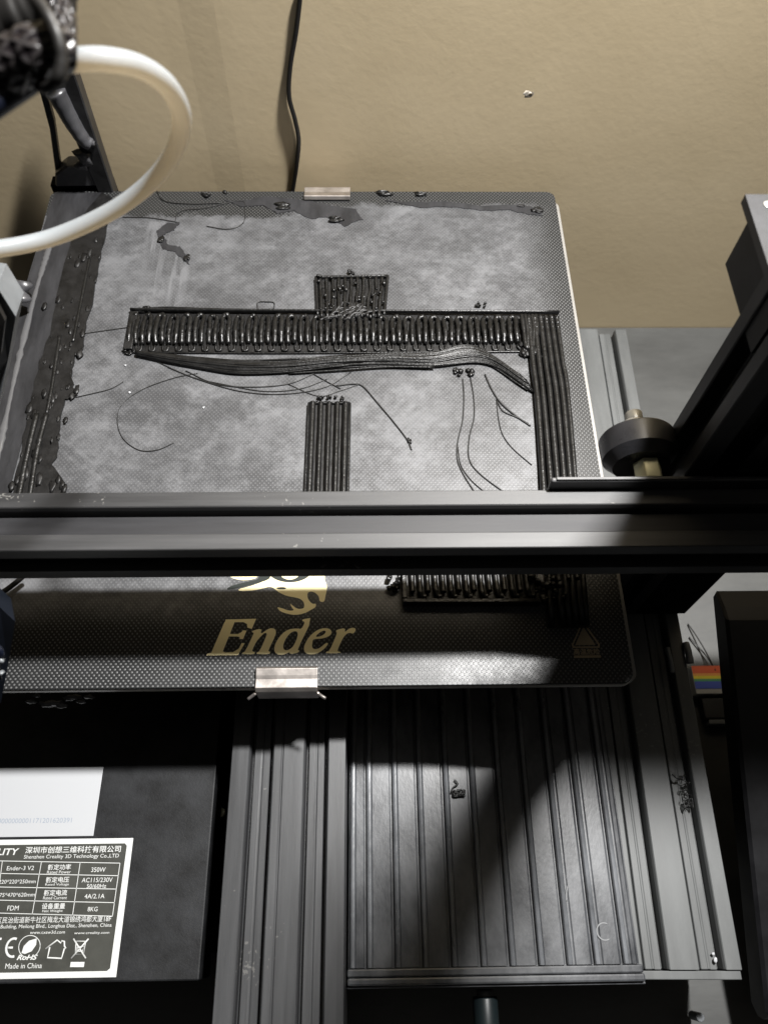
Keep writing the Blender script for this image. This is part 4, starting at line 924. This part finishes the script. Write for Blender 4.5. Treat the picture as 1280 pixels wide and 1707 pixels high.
# crumbs / chips on the bed
cr = [('tangled black clump hanging below the sagging bundle', (65.73, 11.14, 0.00), 1.5, (1, 1, 0.7), 'k'),
('second knot of the tangled clump beside its right strand', (71.12, 11.12, 0.00), 1.4, (1, 1, 0.7), 'k'),
("bright chip left of the cross bar's lower end", (-64.25, 19.56, 0.00), 0.3, (1.6, 1, 0.5), 'w'),
("bright chip on the bed below the cross bar's left end", (-69.03, 15.28, 0.00), 0.3, (1.6, 1, 0.5), 'w'),
('pale chip under the middle of the sagging bundle', (18.08, 12.23, 0.00), 0.6, (2.0, 0.8, 0.4), 'w'),
('small pale chip right of the middle of the bundle', (32.26, 14.01, 0.00), 0.5, (1.6, 0.8, 0.4), 'w'),
('slanting pale chip inside the filament loop', (-35.51, -5.61, 0.00), 0.28, (1.8, 1.6, 0.4), 'w'),
('pale chip at the left rim of the filament loop', (-65.51, 1.79, 0.00), 0.3, (1.8, 1.4, 0.4), 'w'),
('dark smear of plastic in the rear right corner', (107.86, 104.44, 0.00), 1.5, (1.6, 1, 0.3), 'd'),
('row of black crumbs left of the rear corner smear', (100.86, 107.19, 0.00), 0.9, (2, 0.8, 0.3), 'd'),
('ragged black crumbs in front of the rear clip', (15.13, 98.12, 0.00), 1.6, (2.6, 0.7, 0.4), 'k'),
('black crumbs on the rear edge left of the clip', (-37.21, 116.14, 0.00), 0.8, (1.6, 0.8, 0.8), 'k'),
('black blob on the rear edge near the hanging cable', (-45.12, 114.12, 0.00), 1.2, (1.6, 0.7, 0.8), 'k'),
('line of black blobs on the rear edge right of the clip', (37.35, 115.47, 0.00), 1.3, (3, 0.6, 0.7), 'k'),
('black blobs further right on the rear edge', (54.22, 115.10, 0.00), 1.2, (2.6, 0.6, 0.7), 'k'),
('ragged black patch at the rear between feed tube and clip', (-9.94, 107.04, 0.00), 1.5, (2.6, 0.9, 0.3), 'k'),
('black crumbs in the scraped streak', (-63.23, 85.98, 0.00), 1.2, (1, 1.6, 0.4), 'k'),
('curved black shred in the scraped streak', (-50.32, 75.00, 0.00), 1.1, (0.9, 1.8, 0.4), 'k'),
('dark tip at the end of the long straight strand', (45.20, -21.78, 0.00), 0.7, (0.9, 1.8, 0.6), 'k')]
for label, p, r, sq, mm in cr:
    o = blobs("plastic_crumb", [((p[0] + random.uniform(-1, 1) * r, p[1] + random.uniform(-1, 1) * r, .3 + .25 * r), r * random.uniform(.45, .8), sq) for k in range(7)], {'k': M_pla, 'w': M_white, 'd': M_pla_d}[mm])
    tag(o, label, "plastic crumb", "crumbs of plastic on the bed")

# ================================================================== white tube, sleeve, wall things
tb = tube("bowden_tube", [(-24.19, -54.78, 172.00), (-19.23, -60.23, 176.02), (-13.58, -60.13, 176.19), (-9.36, -55.54, 171.91), (-6.63, -51.07, 165.28), (-6.60, -46.84, 156.20), (-10.38, -43.78, 146.43), (-17.89, -42.02, 137.03), (-27.73, -43.36, 130.49), (-39.39, -46.21, 126.49), (-48.14, -50.05, 126.56), (-58.64, -56.12, 129.93)], 1.9, M_ptfe, None, 24, 0, 1, 12)
tag(tb, "white plastic feed tube looping in front of the beige wall", "tube")
sl = thing("cable_sleeve", (-24.44, -70.62, 181.76), "dark braided cable bundle held by a black band at the top left", "cable bundle")
tube("braided_sleeve", [(-34.79, -70.79, 176.94), (-28.60, -71.06, 180.31), (-23.99, -71.43, 182.47), (-20.38, -71.17, 183.81), (-17.77, -70.41, 184.27), (-16.71, -69.12, 183.84)], lambda t: 4.3 - .5 * t + .15 * math.sin(t * 22), M_braid, sl, 32, .08, 1, 10, True)
tube("upper_cable", [(-36.82, -59.68, 178.20), (-30.47, -58.62, 180.02), (-25.18, -57.82, 181.68), (-21.30, -56.96, 183.34), (-19.07, -54.26, 185.93)], 3.9, M_cable, sl, 24, .15)
tube("rising_sleeve", [(-18.26, -71.21, 180.45), (-17.61, -67.54, 181.26), (-17.69, -62.82, 182.60), (-18.90, -58.03, 183.96), (-20.89, -52.32, 185.78)], lambda t: 1.7 + .35 * math.sin(3.1 * t), M_braid, sl, 20, .2, 1, 10, True)
tube("black_band", [(-18.03, -68.03, 190.02), (-16.07, -71.01, 189.63), (-14.71, -73.70, 188.25), (-14.52, -75.78, 186.03), (-15.45, -77.28, 184.10), (-17.58, -76.46, 182.23), (-20.25, -73.27, 180.46)], .95, M_cable, sl, 14, .1)
tube("blue_cable", [(-31.82, -78.21, 177.63), (-27.22, -75.60, 179.09), (-23.99, -72.52, 179.65), (-21.63, -69.96, 179.91)], 2.2, M_blue, sl, 16)
blobs("band_knot", [((-19.20, -73.15, 179.41), .8, (1, 1, 1)), ((-18.65, -73.49, 179.25), .5, (1, 1, 1))], M_bolt, sl)
# black bracket at the rear left
br_ = thing("rear_bracket", (-102.53, 119.00, 0.87), "black glossy bracket standing behind the rear left corner of the bed", "bracket")
fl = [(-88.68, 121.00, -4.20), (-95.46, 121.00, -4.21), (-97.87, 121.00, 36.87), (-98.18, 121.00, 50.40), (-94.45, 121.00, 70.18), (-87.94, 121.00, 70.21), (-87.58, 121.00, 53.55)]
prism("bracket_flange", [(p[0], p[2]) for p in fl], 116.5, 123.5, 'y', M_bracket, br_, .5)
prism("bracket_foot", [(p[0], p[2]) for p in ((-114.83, 120.00, 2.70), (-89.14, 120.00, 3.42), (-88.51, 120.00, 9.32), (-93.33, 120.00, 13.16), (-106.08, 120.00, 13.76), (-112.52, 120.00, 9.27))], 117, 124.5, 'y', M_sheen, br_, .8)
box("bracket_base", (-117.45, 120.00, 0.01)[0], (-89.00, 120.00, 0.06)[0], 118.3, 124.8, (-118.11, 120.00, -3.40)[2] - 6, (-115.94, 120.00, 2.70)[2] - .3, M_void, br_, .4)
prism("bracket_edge", [(p[0], p[2]) for p in ((-114.75, 122.00, 2.39), (-111.97, 122.00, 2.39), (-104.91, 122.00, 33.29), (-103.03, 122.00, 49.71), (-105.69, 122.00, 49.18), (-108.01, 122.00, 30.40))], 120.5, 123.8, 'y', M_bracket, br_, .4)
tube("bracket_strut", [(-97.51, 116.00, 51.16), (-96.61, 116.00, 45.34), (-95.20, 116.00, 36.25), (-93.15, 116.00, 28.47), (-90.79, 116.00, 26.11)], lambda t: 4.3 - 1.6 * t, M_sheen, br_, 20, .04)
blobs("strut_end", [((-96.06, 116.00, 19.43), 3.2, (1, .6, 1.1)), ((-98.44, 116.00, 15.38), 2.6, (1.3, .6, .8)), ((-93.53, 116.00, 27.29), 1.5, (1, 1, 1)), ((-89.82, 116.00, 26.71), 1.2, (1, 1, 1))], M_sheen, br_)
# hanging cable
wc = tube("wall_cable", [(5.14, 130.50, 85.46), (1.55, 130.50, 67.32), (-2.22, 130.50, 52.38), (-3.97, 130.50, 38.95), (-2.37, 130.50, 27.49), (-1.64, 130.50, 16.89), (-3.97, 130.50, 2.39), (-7.82, 130.50, -14.99)], 1.0, M_cable, None, 12)
tag(wc, "thin black cable hanging down the beige wall behind the bed", "cable")
# box at the right behind the upright
bx = thing("open_box", (123.00, -35.33, 106.43), "dark open topped plastic box fixed behind the right upright", "box")
b0 = (123.00, -35.61, 106.28); b1 = (123.00, -33.36, 123.68); b2 = (123.00, -51.07, 107.03)
yk, yf = b0[1], b2[1] - 14
zb, zt = b0[2] - 0, b1[2]
X0, X1 = 123, 175
V, F = [], []
for (xa, xb, ya_, yb_, za, zb_) in ((X0, X0 + 2, yf, yk, zb, zt), (X1 - 2, X1, yf, yk, zb, zt), (X0 + 2, X1 - 2, yf, yf + 2, zb, zt), (X0 + 2, X1 - 2, yk - 2, yk, zb, zt), (X0 + 2, X1 - 2, yf + 2, yk - 2, zb, zb + 2)):
    v, f = boxvf(xa, xb, ya_, yb_, za, zb_, len(V)); V += v; F += f
mk("box_body", V, F, M_black, bx)
V, F = [], []
for (xa, xb, ya_, yb_) in ((X0 - 2.6, X0 + 3.0, yf, yk + 2.6), (X0 + 3.0, X1 + 2, yk - 3.6, yk + 2.6), (X1 - 3, X1 + 2, yf, yk - 3.6)):
    v, f = boxvf(xa, xb, ya_, yb_, zt + .02, zt + 2.6, len(V)); V += v; F += f
mk("box_rim", V, F, M_box, bx)
cyl("rim_screw", (X0 + 2, yk - 1, zt + 2.6), 1.1, .6, 'z', M_bolt, bx, 16, .2)
# pale carriage corner at the left edge
cc_ = thing("left_carriage", (-72.66, -43.46, 87.72), "pale grey carriage corner cut by the left edge above the cross beam", "carriage")
P8 = [(-91.24, -48.74, 73.28), (-76.19, -56.55, 69.49), (-85.56, -39.95, 55.41), (-101.94, -29.79, 60.40), (-77.64, -41.17, 105.75), (-63.63, -44.07, 104.52), (-62.54, -45.11, 97.22), (-80.77, -30.28, 94.46)]
pts = [(-73.07, -41.24, 105.81), (-64.53, -42.44, 105.36), (-61.64, -46.50, 98.78), (-71.97, -44.83, 79.11), (-79.84, -52.47, 63.65), (-89.76, -53.90, 62.69)]
nV = len(pts)
mk("carriage_shell", [tuple(p) for p in pts] + [(p[0] - 3, p[1] + 14, p[2] - 6) for p in pts], [tuple(range(nV)), tuple(range(2 * nV - 1, nV - 1, -1))] + [(i, (i + 1) % nV, (i + 1) % nV + nV, i + nV) for i in range(nV)], M_pale, cc_)
pts2 = [(-71.55, -47.42, 105.99), (-63.74, -47.80, 105.96), (-62.14, -50.85, 102.13), (-68.39, -51.09, 89.45), (-79.37, -52.52, 86.22)]
n2 = len(pts2)
mk("carriage_window", [tuple(p) for p in pts2] + [(p[0] - 1, p[1] + 3, p[2] - 2) for p in pts2], [tuple(range(n2)), tuple(range(2 * n2 - 1, n2 - 1, -1))] + [(i, (i + 1) % n2, (i + 1) % n2 + n2, i + n2) for i in range(n2)], M_cable, cc_)
blobs("cable_joint", [((-116.71, 51.65, 6.80), 3.2, (1.6, 1, .8)), ((-115.51, 44.31, 8.63), 3.4, (1.7, 1, .8))], M_sheen, cc_)
# dark hot end shroud corner, lower left
hs = thing("hot_end_shroud", (-73.21, -121.89, 46.59), "dark blue black fan shroud corner at the left edge in front of the bed", "fan shroud")
pts = [(-81.32, -108.71, 53.34), (-71.48, -109.13, 53.31), (-67.69, -112.33, 50.59), (-74.35, -120.13, 35.07), (-79.30, -128.03, 24.05), (-90.28, -129.91, 22.84)]
nV = len(pts)
mk("shroud_shell", [tuple(p) for p in pts] + [(p[0] - 4, p[1] + 8, p[2] - 3) for p in pts], [tuple(range(nV)), tuple(range(2 * nV - 1, nV - 1, -1))] + [(i, (i + 1) % nV, (i + 1) % nV + nV, i + nV) for i in range(nV)], M_shroud, hs)
tube("shroud_wire", [(-73.98, -117.70, 54.42), (-69.35, -121.00, 51.66), (-71.76, -123.66, 46.83), (-72.08, -126.72, 42.96)], .8, M_blue, hs, 10)
blobs("wire_plug", [((-70.00, -122.97, 49.48), .9, (1.4, 1, .8)), ((-71.12, -125.40, 45.92), .9, (1.4, 1, .8))], M_pale, hs)
lw = tube("black_lead", [(-88.85, -79.20, 6.00), (-91.98, -81.87, 5.00), (-96.46, -85.80, 5.00), (-106.59, -92.58, 6.00)], .9, M_cable, None, 10)
tag(lw, "short black wire crossing the left end of the bed below the beam", "wire")
# ---- things on the table at the right
rc = thing("rainbow_card", (190.84, -86.56, -111.00), "white card box with rainbow stripes lying on the table between base and screen", "card box")
ca, cb = (182.98, -81.23, -104.00), (196.37, -94.51, -104.00)
xs0, xs1 = ca[0] - 2, cb[0] + 12
box("card_body", xs0, xs1, cb[1], ca[1], -111.9, -104.2, M_white, rc, .3)
ys = [ca[1] + (cb[1] - ca[1]) * f for f in (0, .27, .36, .47, .56, .82)]
for k, (nm, colr) in enumerate((("orange_red", (.75, .13, .05)), ("orange", (.85, .40, .10)), ("yellow", (.85, .72, .05)), ("green", (.10, .42, .20)), ("blue", (.07, .12, .60)))):
    box("stripe", xs0 + .2, xs1 - .2, ys[k + 1] + .02, ys[k] - .02, -104.15, -104.0, mat("stripe_" + nm, colr, .5), rc)
gb = thing("grey_block", (188.15, -102.69, -109.00), "small dark grey block with a pale end beside the rainbow card", "block")
g0, g1 = (183.80, -94.98, -106.00), (190.56, -105.63, -106.00)
box("block_body", g0[0], g1[0] + 8, g1[1], g0[1] - 1, -111.9, -106, M_box, gb, .6)
box("block_end", g0[0] + 1.5, g1[0] + 6, g1[1] - 2.4, g1[1] - .1, -111.9, -106.6, M_pale, gb, .5)
for lab, pts in (("long black thread lying on the grey table beside the base rail", [(186.60, -57.90, -111.00), (188.67, -64.79, -109.00), (190.66, -73.01, -107.00), (192.20, -83.64, -104.00)]), ("short kinked black thread on the table touching the rainbow card", [(185.87, -64.70, -111.00), (189.36, -70.54, -110.00), (192.20, -76.28, -109.00), (193.21, -80.72, -108.00)])):
    tag(tube("table_thread", pts, .35, M_hair, None, 6), lab, "thread", "threads on the table")
ps = cyl("pale_peg", (154.99, -220.65, -102.00), 1.6, 9, 'z', M_pale, None, 16, .4)
tag(ps, "pale peg standing on the dark table below the base rail", "peg")
# fluff caught in the base rail slot and on the ribbed plate
fl1 = []
for i in range(13):
    t = random.random(); a = Vector((150.76, -137.44, -58.00)).lerp(Vector((150.73, -149.49, -58.00)), t)
    fl1.append([(a.x + random.uniform(-2, 2), a.y + random.uniform(-2, 2), -59 + random.uniform(-2, 1.2)) for k in range(4)])
tag(tubes("slot_fluff", fl1, .17, M_hair), "tangle of black filament scraps caught in the base rail slot", "filament scrap")
fl2 = []
for i in range(12):
    a = Vector((62.92, -143.73, -56.00))
    fl2.append([(a.x + random.uniform(-2.4, 2.4), a.y + random.uniform(-1.3, 1.3), -56.2 + random.uniform(0, .8)) for k in range(4)])
fl2.append([(61.36, -138.91, -56.00), (62.65, -140.46, -56.00), (60.75, -141.75, -56.00), (59.96, -143.69, -56.00)])
tag(tubes("plate_scrap", fl2, .3, M_hair), "small black knot of filament lying on the ribbed plate", "filament scrap")
tag(tube("rail_hair", [(146.27, -137.30, -58.50), (147.74, -138.93, -58.20), (149.72, -138.91, -58.50)], .45, M_hair, None, 6), "short curved black hair on the base rail ridge", "filament scrap")
tag(blobs("white_speck", [((150.86, -200.16, -61.00), .8, (.8, 1.3, .5)), ((150.39, -198.30, -61.00), .5, (1, 1, .6))], M_white), "white speck in the base rail slot near its front end", "speck")
